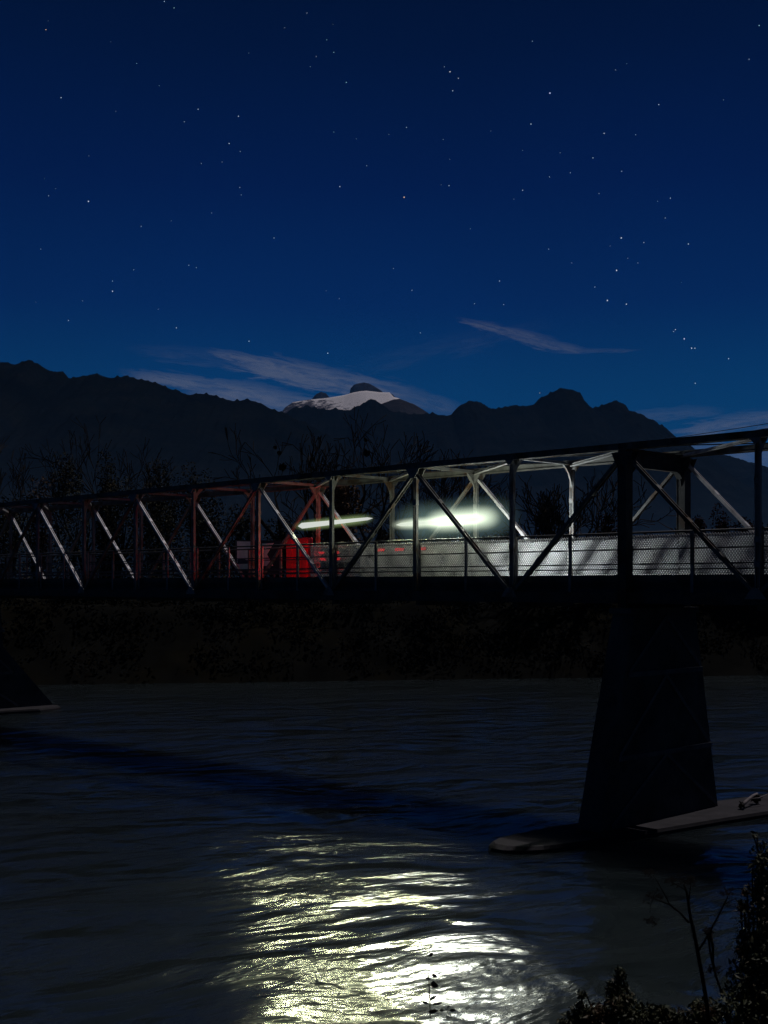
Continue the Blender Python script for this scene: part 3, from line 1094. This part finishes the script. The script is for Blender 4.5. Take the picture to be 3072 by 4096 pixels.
# emissive volumes that paint the soft glow round each light trail
def halo(c, a, b, cth, strength, colr, parent, tilt=0.0):
    me = bpy.data.meshes.new('light_halo')
    bm = bmesh.new()
    bmesh.ops.create_cone(bm, cap_ends=True, segments=24, radius1=1.0, radius2=1.0, depth=2.0)
    bmesh.ops.rotate(bm, verts=bm.verts, matrix=Matrix.Rotation(R(90), 3, 'Y'))
    bm.to_mesh(me)
    bm.free()
    o = bpy.data.objects.new('light_halo', me)
    COL.objects.link(o)
    o.parent = parent
    o.matrix_parent_inverse = Matrix.Translation(-parent.location)
    o.location = c
    o.scale = (a, b, cth)
    o.rotation_euler = (0, -tilt, -TH)
    m = bpy.data.materials.new('trail_halo')
    m.use_nodes = True
    nt = NT(m.node_tree)
    nt.t.nodes.clear()
    tcn = nt.n('ShaderNodeTexCoord')
    ln = nt.n('ShaderNodeVectorMath', operation='LENGTH')
    sx = nt.n('ShaderNodeSeparateXYZ')
    nt.put(sx.inputs[0], tcn.outputs['Object'])
    cx = nt.n('ShaderNodeCombineXYZ')
    ax = nt.math('ABSOLUTE', sx.outputs[0])
    nt.put(cx.inputs[0], nt.math('POWER', ax, 3.0))
    nt.put(cx.inputs[1], sx.outputs[1])
    nt.put(cx.inputs[2], sx.outputs[2])
    nt.put(ln.inputs[0], cx.outputs[0])
    em = nt.n('ShaderNodeEmission')
    em.inputs[0].default_value = (*colr, 1)
    nt.put(em.inputs[1], nt.smooth(ln.outputs['Value'], 1.0, 0.0, 0.0, strength))
    oo = nt.n('ShaderNodeOutputMaterial')
    nt.t.links.new(em.outputs[0], oo.inputs[1])
    me.materials.append(m)
    return o


halo(lt(-15.7, 2.61), 2.6, 0.36, 0.30, 0.5, (0.72, 1.0, 0.42), slim, 0.036)
halo(lt(-9.6, 2.42), 2.65, 0.34, 0.30, 1.9, (0.90, 1.0, 0.74), wide, 0.017)
halo(lt(-8.35, 2.47), 1.9, 0.66, 0.58, 1.25, (0.88, 1.0, 0.74), wide, 0.02)
halo(lt(-8.8, 2.46), 3.2, 1.2, 1.0, 0.11, (0.55, 0.88, 0.80), wide, 0.02)

# ------------------------------------------------------------------ red panel and chevron board beyond the railing
def wpt(px, wv):
    """point on the line wv metres across the bridge seen at photo column px"""
    rx = (px - 1536) / F
    b0 = P0 + W * wv
    t_ = (rx * b0.y - b0.x) / (U.x - rx * U.y)
    return b0 + U * t_


def yz(py, p):
    return (HOR - py) / F * p.y


pa, pb = wpt(1145, WID + 0.55), wpt(1248, WID + 0.55)
ctr = (pa + pb) / 2
z0, z1 = -0.05, yz(2152, ctr)
red = empty('sign_panel', Vector((ctr.x, ctr.y, z0)))
tag(red, 'upright red panel glowing under red light behind the railing', 'panel')
hw_ = (pb - pa).length / 2
mb = MB()
poly = [(-hw_, 0), (hw_, 0), (hw_, z1 - z0 - 0.08), (hw_ - 0.02, z1 - z0 - 0.03), (hw_ - 0.08, z1 - z0), (-hw_ + 0.08, z1 - z0), (-hw_ + 0.02, z1 - z0 - 0.03), (-hw_, z1 - z0 - 0.08)]
mb.prism(poly, U, UP, Vector((0, 0, 0)), W, 0.05)
for s in (-0.55, 0.1, 0.62):
    mb.bar(U * hw_ * s - W * 0.008, U * hw_ * s - W * 0.008 + UP * (z1 - z0 - 0.05), 0.025, 0.02, up=U)
mb.build('panel', M['red_panel'], red)
for s in (-0.8, 0.8):
    mb = MB()
    mb.bar(U * hw_ * s + W * 0.08 - UP * 0.25, U * hw_ * s + W * 0.08 + UP * (z1 - z0 - 0.1), 0.06, 0.06, up=U)
    mb.build('post', M['galv_dull'], red)

pa, pb = wpt(942, WID + 0.6), wpt(1122, WID + 0.6)
ctr = (pa + pb) / 2
sgn = empty('chevron_sign', Vector((ctr.x, ctr.y, 0)))
tag(sgn, 'dark road sign board with white panels and a chevron behind the bridge truss', 'road sign')
mb = MB()


def sp(px, py, off):
    p = wpt(px, WID + 0.6 + off)
    p.z = yz(py, p)
    return p - sgn.location


def flat(poly, off, thick, mb):
    lo_ = [sp(x, y, off) for x, y in poly]
    hi_ = [p + W * thick for p in lo_]
    n = len(poly)
    mb.add(lo_ + hi_, [tuple(range(n)), tuple(reversed(range(n, 2 * n)))] + [(i, (i + 1) % n, n + (i + 1) % n, n + i) for i in range(n)])


flat([(940, 2160), (1122, 2162), (1122, 2290), (940, 2288)], 0.0, 0.05, mb)
mb.build('board', M['board_dark'], sgn)
mb = MB()
flat([(948, 2165), (1016, 2166), (1004, 2176), (1000, 2192), (1003, 2206), (1012, 2212), (1000, 2220), (994, 2230), (996, 2250), (948, 2250)], -0.02, 0.015, mb)
mb.build('white_field', M['board_white'], sgn)
mb = MB()
flat([(950, 2238), (978, 2236), (1000, 2248), (1000, 2254), (950, 2254)], -0.034, 0.012, mb)
mb.build('blue_stripe', M['board_blue'], sgn)
mb = MB()
flat([(948, 2256), (1017, 2254), (1017, 2279), (948, 2278)], -0.02, 0.015, mb)
mb.build('white_field', M['board_white'], sgn)
mb = MB()
flat([(1048, 2174), (1094, 2172), (1067, 2218), (1092, 2263), (1048, 2264)], -0.02, 0.015, mb)
mb.build('white_field', M['board_white'], sgn)
for x in (975, 1095):
    mb = MB()
    mb.bar(sp(x, 2300, 0.10) - UP * 0.6, sp(x, 2170, 0.10), 0.07, 0.07, up=U)
    mb.build('post', M['galv_dull'], sgn)


# ------------------------------------------------------------------ vegetation
def bare_tree_mesh(h, seed, spread=0.5, trunk_r=0.3, forks=1, lean=0.0):
    rnd = random.Random(seed)
    tr, br = MB(), MB()
    cnt = [0]

    def grow(p, d, L, r, depth, mb):
        nseg = 4 if depth < 2 else 3
        pts, rad = [p], [r]
        q = p
        for k in range(nseg):
            d = (d + Vector((rnd.gauss(0, .10), rnd.gauss(0, .10), rnd.gauss(0.04, .07)))).normalized()
            q = q + d * (L / nseg)
            pts.append(q)
            rad.append(max(0.036, r * (1 - 0.42 * (k + 1) / nseg)))
        mb.tube(pts, rad, 6 if depth < 2 else (4 if depth < 3 else 3), cap=False)
        cnt[0] += 1
        if depth >= 5 or L < 0.35:
            return
        kids = rnd.choice((2, 3, 3)) if depth < 3 else rnd.choice((2, 3))
        for k in range(kids):
            i = rnd.randint(max(1, nseg - 2), nseg) if k else nseg
            a = rnd.uniform(0, 2 * math.pi)
            tilt = rnd.uniform(0.25, 0.25 + spread)
            s = d.cross(Vector((math.cos(a), math.sin(a), 0.2))).normalized()
            nd = (d * math.cos(tilt) + s * math.sin(tilt) + Vector((0, 0, 0.12))).normalized()
            grow(pts[i], nd, L * rnd.uniform(0.60, 0.82), rad[i] * rnd.uniform(0.6, 0.8), depth + 1, br)

    for k in range(forks):
        a = rnd.uniform(0, 6.28)
        d0 = Vector((lean + 0.18 * math.cos(a) * (forks > 1), 0.18 * math.sin(a) * (forks > 1), 1)).normalized()
        grow(Vector((0.15 * k, 0, -0.3)), d0, h * 0.34, trunk_r, 0, tr)
    return tr, br


GROUND_FAR = -1.45


def bare_tree(px, top, Y, seed, label, spread=0.5, forks=1, lean=0.0, r=0.2, balls=()):
    b0 = at(px, HOR, Y)
    h = (HOR - top) / F * Y - GROUND_FAR
    root = empty('bare_tree', Vector((b0.x, Y, GROUND_FAR)))
    tag(root, label, 'tree', 'bare trees beyond the river')
    tr, br = bare_tree_mesh(h, seed, spread, r * 2.3, forks, lean)
    zs = max(p[2] for p in br.v)
    k = h / zs
    for q in (tr, br):
        q.v = [(x * (0.5 + 0.5 * k), y * (0.5 + 0.5 * k), z * k) for x, y, z in q.v]
    tr.build('trunk', M['bark'], root)
    br.build('crown', M['bark'], root)
    for (bx, by, br_) in balls:
        c = at(bx, by, Y) - root.location
        mb = MB()
        rn = random.Random(bx)
        for i in range(130):
            d = Vector((rn.gauss(0, 1), rn.gauss(0, 1), rn.gauss(0, 1))).normalized()
            p = c + d * br_ * 0.55 * rn.uniform(0.6, 1.05)
            s = d.cross(Vector((rn.random(), rn.random(), rn.random()))).normalized() * 0.10
            mb.add([c, p - s, p + d * 0.05, p + s], [(0, 1, 2, 3)])
        mb.build('mistletoe', M['leaf_dark'], root)
    return root


bare_tree(1178, 1688, 128, 5, 'leaning bare tree with mistletoe, leftmost of the tall trees below the snow', 0.6, 1, -0.10, 0.20, ((1130, 1868, 0.75), (1117, 1812, 0.35), (1100, 1790, 0.3)))
bare_tree(1225, 1700, 132, 8, 'slender bare tree close beside the leaning one below the snow', 0.55, 1, 0.02, 0.19)
bare_tree(1395, 1640, 126, 12, 'tallest bare tree with a wide crown below the snow peak', 0.75, 2, 0.0, 0.26)
bare_tree(1452, 1690, 122, 17, 'bare tree with a dark mistletoe ball just right of the tallest one', 0.7, 1, 0.06, 0.19, ((1466, 1812, 0.62), (1462, 1760, 0.3)))
bare_tree(1590, 1790, 124, 21, 'thin bare tree behind the left end of the broad light', 0.55, 2, 0, 0.15)
bare_tree(1690, 1785, 130, 25, 'short bushy bare tree standing behind the truss above the broad light', 0.7, 2, 0, 0.16)
bare_tree(1770, 1800, 134, 29, 'thin upright bare tree behind the truss, right of the bushy one', 0.4, 1, 0, 0.14)
bare_tree(1850, 1830, 128, 31, 'small bare tree behind the lit end of the broad light', 0.5, 1, 0, 0.13)
bare_tree(2130, 1925, 118, 33, 'thin pole-like bare tree right of the bright mesh', 0.25, 1, 0, 0.09)
bare_tree(2215, 1900, 120, 36, 'many-stemmed bare tree framed by the truss near the pole-like one', 0.6, 3, 0.0, 0.13)
bare_tree(2362, 1845, 118, 44, 'spreading bare tree just left of the thick portal post', 0.65, 3, 0.02, 0.17)
bare_tree(2690, 2065, 125, 48, 'little bare sapling seen under the portal beam', 0.5, 1, 0, 0.07)
bare_tree(400, 1690, 150, 52, 'tall faint bare tree against the left hillside, right of its twin', 0.4, 2, 0.05, 0.17)
bare_tree(345, 1735, 154, 57, 'faint bare tree against the left hillside, left of its twin', 0.45, 1, -0.05, 0.16)
bare_tree(20, 1740, 150, 61, 'faint bare tree at the left edge of the view', 0.5, 2, 0.0, 0.17)


def leaf_cloud(n, blobs, size, seed, squash=1.0):
    """leaf-sized faces scattered through a set of ellipsoid clumps"""
    r = np.random.default_rng(seed)
    bl = np.array(blobs, float)               # cx cy cz rx ry rz
    vol = bl[:, 3] * bl[:, 4] * bl[:, 5]
    idx = r.choice(len(bl), n, p=vol / vol.sum())
    d = r.normal(size=(n, 3))
    d /= np.linalg.norm(d, axis=1)[:, None]
    rad = r.uniform(0.45, 1.08, n) ** 0.6
    c = bl[idx, :3] + d * rad[:, None] * bl[idx, 3:]
    a = r.normal(size=(n, 3))
    a /= np.linalg.norm(a, axis=1)[:, None]
    b = np.cross(a, r.normal(size=(n, 3)))
    b /= np.linalg.norm(b, axis=1)[:, None]
    s = size * r.uniform(0.5, 1.3, n)[:, None]
    q = np.stack([c - a * s, c + b * s * 0.5 * squash, c + a * s, c - b * s * 0.5 * squash], 1).reshape(-1, 3)
    f = np.arange(4 * n).reshape(-1, 4)
    return q.tolist(), f.tolist()


def clumps(w_, h_, seed, k=16, dome=1.0, cone=0.0):
    rn = random.Random(seed)
    out_ = []
    for i in range(k):
        z = rn.uniform(0.12, 0.9)
        lim = math.sqrt(max(0.05, 1 - (max(0, z - 0.35) / 0.65) ** 2)) if not cone else (1.05 - z)
        a = rn.uniform(0, 6.28)
        rr = rn.uniform(0, 0.78) * lim * w_
        s = rn.uniform(0.22, 0.42)
        out_.append((rr * math.cos(a), rr * math.sin(a) * 0.8, z * h_, w_ * s, w_ * s * 0.9, h_ * s * 0.55))
    return out_


def leafy(name, px, top, Y, width_px, label, m, seed, n=4400, size=0.15, cone=0.0, cat='tree', group='leafy trees and bushes beyond the river', base=GROUND_FAR):
    b0 = at(px, HOR, Y)
    h = (HOR - top) / F * Y - base
    wd = width_px / F * Y / 2
    root = empty(name, Vector((b0.x, Y, base)))
    tag(root, label, cat, group)
    v, f = leaf_cloud(max(n, 4400) , clumps(wd, h, seed, 26, cone=cone), size, seed)
    raw('crown', v, f, m, root, False)
    mb = MB()
    rn = random.Random(seed)
    for k in range(5):
        a = rn.uniform(0, 6.28)
        e = Vector((math.cos(a) * wd * 0.5, math.sin(a) * wd * 0.4, h * rn.uniform(0.5, 0.8)))
        mb.tube([(0, 0, -0.4), e * 0.45 + Vector((0, 0, 0.1)), e], [0.14, 0.09, 0.03], 5)
    mb.build('trunk', M['bark'], root)
    return root


LD, LG, LR = M['leaf_dark'], M['leaf_gold'], M['leaf_red']
leafy('leafy_tree', 150, 1888, 135, 190, 'small dark tree, leftmost of the leafy clump behind the bridge', LG, 101)
leafy('leafy_tree', 275, 1850, 136, 260, 'round dark leafy tree behind the left part of the bridge', LD, 102, 3600)
leafy('leafy_tree', 425, 1825, 138, 190, 'tall narrow dark tree rising above the left leafy clump', LD, 103, cone=0.3)
leafy('leafy_tree', 470, 1900, 133, 190, 'broad dark tree at the foot of the tall narrow one', LD, 104)
leafy('leafy_tree', 645, 1880, 136, 180, 'dark leafy tree left of the ragged one above the top chord', LD, 105, 2200)
leafy('leafy_tree', 775, 1852, 138, 210, 'ragged dark leafy tree poking above the top chord', LD, 106, 2300)
leafy('leafy_tree', 30, 1985, 130, 260, 'low dark tree behind the far left truss panels', LD, 107, 3200)
leafy('leafy_tree', 610, 2010, 128, 300, 'wide dark tree seen through the left truss panels', LD, 108, 3600)
leafy('leafy_tree', 850, 2020, 126, 260, 'dark tree seen behind the bright red truss post', LD, 109, 3400)
leafy('leafy_tree', 985, 2050, 130, 200, 'dark tree standing behind the chevron sign', LD, 110, 2600)
leafy('round_tree', 1352, 1925, 122, 275, 'rounded golden brown tree behind the slim white light', LG, 111, 5200, 0.2)
leafy('leafy_tree', 1130, 2075, 126, 220, 'low dark tree between the red panel and the rounded golden tree', LD, 112, 2600)
leafy('bush', 1560, 2120, 122, 200, 'low dark bush behind the gap between the two white lights', LD, 113, 1800, cat='bush')
leafy('bush', 1760, 2110, 124, 240, 'low dark bush behind the broad white light', LD, 114, 2000, cat='bush')
leafy('bush', 2020, 2130, 124, 260, 'low dark bush right of the broad white light', LD, 115, 1800, cat='bush')
leafy('bush', 2275, 2105, 122, 240, 'dark bush under the many-stemmed bare tree', LR, 116, 2200, cat='bush')
leafy('bush', 2435, 2055, 120, 220, 'reddish bush left of the thick portal post', LR, 117, 2600, cat='bush')
leafy('bush', 2600, 2125, 122, 180, 'low reddish bush seen through the portal', LR, 118, 1600, cat='bush')
leafy('bush', 2790, 2080, 122, 160, 'russet bush right of the far portal post', LR, 119, 2000, cat='bush')
leafy('bush', 2890, 2050, 121, 190, 'tallest russet bush right of the portal', LR, 120, 2600, cat='bush')
leafy('bush', 3000, 2070, 120, 170, 'russet bush behind the last truss post on the right', LR, 121, 2200, cat='bush')
leafy('bush', 3110, 2080, 120, 180, 'dark bush cut off by the right edge above the railing', LD, 122, 1800, cat='bush')

# rough growth down the far bank: too many plants to count
rg = np.random.default_rng(5)
bl = []
for k in range(520):
    X = rg.uniform(-48, 50)
    d = rg.uniform(0.8, 12)
    z = np.interp(d, [0.4, 7.5, 11], [-7.7, -2.2, -1.5])
    s = rg.uniform(0.5, 1.4)
    bl.append((X, float(shore(np.array(X))) + d, z + 0.15 * s, s * 1.3, s, s * rg.uniform(0.5, 0.95)))
v, f = leaf_cloud(30000, bl, 0.20, 6)
tag(raw('undergrowth', v, f, mat('bank_growth', (0.008, 0.008, 0.007), 0.95, 0, 0.5, 0.5, 0, 1, 0.0, (0.013, 0.010, 0.006), 0.15), None, False),
    'dark tangled undergrowth covering the far river bank', 'undergrowth', kind='stuff')


# ------------------------------------------------------------------ near bank: bushes, dead stalks, a small plant
def near_bush(name, blobs_px, n, size, seed, label, m, base):
    """blobs: (px, py, Y, radius in photo pixels)"""
    root = empty(name, base)
    tag(root, label, 'bush', 'bushes on the near bank')
    bl = []
    for px, py, Y, rp in blobs_px:
        p = at(px, py, Y) - root.location
        r = rp / F * Y
        bl.append((p.x, p.y, p.z, r, r, r))
    r = np.random.default_rng(seed)
    blb = np.array(bl)
    vol = blb[:, 3] ** 2
    idx = r.choice(len(blb), n, p=vol / vol.sum())
    V, Fc = [], []
    for i in idx:
        d = Vector(r.normal(size=3)).normalized()
        c = Vector(blb[i, :3]) + d * blb[i, 3] * (r.uniform(0.2, 1.15) ** 0.7)
        a = Vector(r.normal(size=3)).normalized()
        b = a.cross(Vector(r.normal(size=3))).normalized()
        nn = a.cross(b)
        s = size * r.uniform(0.45, 1.3)
        o = len(V)
        V += [tuple(c - a * s), tuple(c + b * s * 0.45 + nn * s * 0.15 - a * s * 0.1), tuple(c + a * s), tuple(c - b * s * 0.45 + nn * s * 0.15 - a * s * 0.1)]
        Fc += [(o, o + 1, o + 2), (o, o + 2, o + 3)]
    raw('foliage', V, Fc, m, root, False)
    mb = MB()
    for i in range(len(blb)):
        for k in range(2):
            e = Vector(blb[i, :3]) + Vector(r.normal(size=3)) * blb[i, 3] * 0.5
            mb.tube([(r.normal() * 0.05, r.normal() * 0.05, -0.2), e * 0.5 + Vector(r.normal(size=3)) * 0.05, e], [0.012, 0.008, 0.004], 4)
    mb.build('stem', M['stalk'], root)
    return root


near_bush('bush', [(3075, 3420, 5.6, 70), (3060, 3560, 5.6, 70), (3090, 3680, 5.5, 120), (3050, 3800, 5.5, 100), (3100, 3900, 5.4, 170), (3010, 3960, 5.4, 110),
                   (3060, 4070, 5.3, 160), (2970, 3640, 5.6, 30), (2985, 3820, 5.6, 45), (3040, 3480, 5.6, 40), (2990, 3570, 5.7, 28), (2940, 4060, 5.3, 90),
                   (3150, 3600, 5.7, 130), (3180, 3900, 5.5, 160), (3020, 3340, 5.7, 14), (2975, 3740, 5.6, 26)],
          7600, 0.016, 61, 'leafy bush filling the lower right edge of the view', M['leaf_near'], at(3080, 4300, 5.5))
near_bush('bush', [(2320, 4060, 6.0, 45), (2290, 4110, 6.0, 60), (2480, 3900, 6.1, 26), (2470, 3960, 6.1, 45), (2490, 4040, 6.0, 75), (2400, 4090, 6.0, 70), (2330, 3980, 6.0, 18),
                   (2600, 4090, 5.9, 70), (2720, 4100, 5.8, 60), (2820, 4060, 5.7, 65), (2660, 4050, 5.9, 30)],
          5200, 0.015, 62, 'low dark bush along the bottom edge, right of centre', M['leaf_near'], at(2520, 4330, 6.0))


def stalk_path(pts, Y):
    return [at(x, y, Y) for x, y in pts]


hog = empty('dead_plant', at(2835, 4120, 5.6))
tag(hog, 'tall dead umbel plant with branching dark stalks in front of the river', 'plant')
inv = Matrix.Translation(-hog.location)
Yh = 5.6
mb = MB()
mb.tube(stalk_path([(2838, 4150), (2828, 4020), (2812, 3920), (2795, 3830), (2778, 3740), (2762, 3670), (2752, 3600), (2745, 3560), (2735, 3535)], Yh),
        [0.011, 0.010, 0.009, 0.0085, 0.008, 0.007, 0.006, 0.005, 0.004], 8)
for pts, r0, r1 in (([(2755, 3690), (2720, 3650), (2680, 3620), (2640, 3603), (2612, 3595)], 0.005, 0.003),
                    ([(2680, 3620), (2655, 3570), (2630, 3525), (2612, 3500)], 0.003, 0.0018),
                    ([(2612, 3595), (2602, 3620), (2600, 3650)], 0.002, 0.0012),
                    ([(2752, 3620), (2760, 3570), (2765, 3520)], 0.004, 0.002),
                    ([(2742, 3560), (2710, 3540), (2680, 3525)], 0.003, 0.0015),
                    ([(2786, 3812), (2815, 3770), (2840, 3725), (2870, 3670), (2895, 3620), (2912, 3585)], 0.006, 0.003),
                    ([(2895, 3620), (2920, 3605), (2945, 3592)], 0.003, 0.002),
                    ([(2840, 3725), (2852, 3790), (2852, 3850), (2862, 3900), (2880, 3950), (2890, 4000)], 0.008, 0.004),
                    ([(2832, 3735), (2840, 3800), (2850, 3860)], 0.006, 0.004)):
    p = stalk_path(pts, Yh)
    mb.tube(p, [r0 + (r1 - r0) * i / (len(p) - 1) for i in range(len(p))], 6)
o = mb.build('stalk', M['stalk'], hog, True)
o.matrix_parent_inverse = inv
rn = random.Random(3)
for x, y, rp, dn in ((2735, 3530, 55, 0.4), (2610, 3590, 42, 0.3), (2608, 3672, 30, -0.8), (2600, 3494, 26, 0.3), (2680, 3520, 22, 0.2), (2912, 3580, 34, 0.5), (2834, 3728, 18, 0.2),
                     (2856, 3870, 24, -0.6), (2760, 3520, 18, 0.5)):
    c = at(x, y, Yh)
    mb = MB()
    for k in range(16):
        d = Vector((rn.gauss(0, 1), rn.gauss(0, 1), rn.gauss(dn, 0.45))).normalized()
        e = c + d * rp / F * Yh * rn.uniform(0.6, 1.0)
        mb.tube([c, c.lerp(e, 0.6), e], [0.0012, 0.001, 0.0008], 4)
        for q in range(4):
            g = e + Vector((rn.gauss(0, .006), rn.gauss(0, .006), rn.gauss(0, .004)))
            mb.add([g + Vector((-.004, 0, 0)), g + Vector((0, .002, .003)), g + Vector((.004, 0, 0)), g + Vector((0, -.002, -.003))], [(0, 1, 2, 3)])
    o = mb.build('umbel', M['stalk'], hog)
    o.matrix_parent_inverse = inv

tw = empty('small_plant', at(1722, 4180, 4.6))
tag(tw, 'small upright leafy twig silhouetted against the bright water at the bottom', 'plant')
inv = Matrix.Translation(-tw.location)
Yt = 4.6
mb = MB()
mb.tube(stalk_path([(1724, 4200), (1722, 4080), (1720, 4010), (1717, 3960), (1714, 3900), (1713, 3860)], Yt), [0.0016, 0.0016, 0.0030, 0.0026, 0.0014, 0.0008], 6)
mb.tube(stalk_path([(1714, 3860), (1714, 3835), (1716, 3822)], Yt), 0.0008, 5)
mb.tube(stalk_path([(1721, 4050), (1760, 4042), (1790, 4040), (1793, 4025)], Yt), 0.0012, 5)
mb.tube(stalk_path([(1790, 4040), (1792, 4052), (1800, 4062)], Yt), 0.0012, 5)
o = mb.build('stem', M['stalk'], tw, True)
o.matrix_parent_inverse = inv


def leaf(mb, base, tip, wpx, Y, curl=0.25):
    a, b = at(*base, Y), at(*tip, Y)
    d = b - a
    s = d.cross(Vector((0, 1, 0.0))).normalized() * (wpx / F * Y)
    nn = Vector((0, -1, 0.3)).normalized() * d.length * curl
    rows_ = []
    for t_, k in ((0, 0.05), (0.25, 0.8), (0.5, 1.0), (0.75, 0.65), (1, 0.03)):
        c = a.lerp(b, t_) + nn * math.sin(t_ * 3.14) * 0.4
        rows_ += [c - s * k + nn * 0.2 * k, c, c + s * k + nn * 0.2 * k]
    f_ = []
    for j in range(4):
        for i in range(2):
            f_.append((j * 3 + i, j * 3 + i + 1, j * 3 + i + 4, j * 3 + i + 3))
    mb.add(rows_, f_)


for base_, tip_, wd_ in (((1714, 3826), (1733, 3812), 9), ((1713, 3825), (1705, 3820), 5), ((1725, 3896), (1750, 3910), 8), ((1716, 3918), (1702, 3912), 6), ((1714, 3918), (1722, 3914), 5),
                         ((1722, 3940), (1757, 3945), 11), ((1724, 3935), (1745, 3932), 10), ((1718, 4002), (1748, 3980), 7), ((1718, 4016), (1683, 4004), 6), ((1730, 4018), (1770, 4010), 7),
                         ((1712, 4048), (1755, 4042), 9), ((1758, 4042), (1778, 4040), 6), ((1795, 4042), (1830, 4040), 6), ((1782, 4026), (1800, 4026), 4), ((1792, 4055), (1803, 4063), 3)):
    mb = MB()
    leaf(mb, base_, tip_, wd_, Yt)
    o = mb.build('leaf', M['stalk'], tw, True)
    o.matrix_parent_inverse = inv

# ------------------------------------------------------------------ power lines at the right, beyond the bridge
for (xa, ya), (xb, yb), lab in (((2640, 1752), (3400, 1640), 'upper of the two thin cables crossing the sky at the right'),
                                ((2780, 1752), (3400, 1655), 'lower of the two thin cables crossing the sky at the right')):
    mb = MB()
    a, b = at(xa, ya, 95), at(xb, yb, 70)
    a = a + (a - b) * 0.8
    pts = []
    for k in range(15):
        s = k / 14
        p = a.lerp(b, s)
        p.z -= 0.35 * 4 * s * (1 - s) * 0.4
        pts.append(p)
    mb.tube(pts, 0.022, 6)
    tag(mb.build('power_line', M['cable'], None, True), lab, 'cable', 'power lines at the right')


# ------------------------------------------------------------------ haze: the night air of the valley
hz = MB()
x0, x1, y0, y1, zz0, zz1 = -9500, 9500, -80, 15500, -12, 1900
hz.add([(x0, y0, zz0), (x1, y0, zz0), (x1, y1, zz0), (x0, y1, zz0), (x0, y0, zz1), (x1, y0, zz1), (x1, y1, zz1), (x0, y1, zz1)],
       [(3, 2, 1, 0), (4, 5, 6, 7), (0, 1, 5, 4), (1, 2, 6, 5), (2, 3, 7, 6), (3, 0, 4, 7)])
hm = bpy.data.materials.new('haze')
hm.use_nodes = True
ht = hm.node_tree
ht.nodes.clear()
pv = ht.nodes.new('ShaderNodeVolumePrincipled')
pv.inputs['Color'].default_value = (0.10, 0.40, 1.0, 1)
pv.inputs['Density'].default_value = 0.000015
pv.inputs['Anisotropy'].default_value = 0.0
ho = ht.nodes.new('ShaderNodeOutputMaterial')
ht.links.new(pv.outputs[0], ho.inputs[1])
haze = hz.build('haze', hm)
# ground mist lying low over the valley floor between the river and the hills
gm = MB()
x0, x1, y0, y1, zz0, zz1 = -3500, 3500, 190, 2600, -1.9, 95
gm.add([(x0, y0, zz0), (x1, y0, zz0), (x1, y1, zz0), (x0, y1, zz0), (x0, y0, zz1), (x1, y0, zz1), (x1, y1, zz1), (x0, y1, zz1)],
       [(3, 2, 1, 0), (4, 5, 6, 7), (0, 1, 5, 4), (1, 2, 6, 5), (2, 3, 7, 6), (3, 0, 4, 7)])
g2 = hm.copy()
g2.name = 'valley_mist'
for nd in g2.node_tree.nodes:
    if nd.type == 'PRINCIPLED_VOLUME':
        nd.inputs['Density'].default_value = 0.00006
        nd.inputs['Color'].default_value = (0.28, 0.55, 1.0, 1)
tag(gm.build('valley_mist', g2), 'pale mist lying low in front of the dark hills', 'mist', kind='stuff')
tag(haze, 'thin bluish night haze filling the valley', 'haze', kind='stuff')
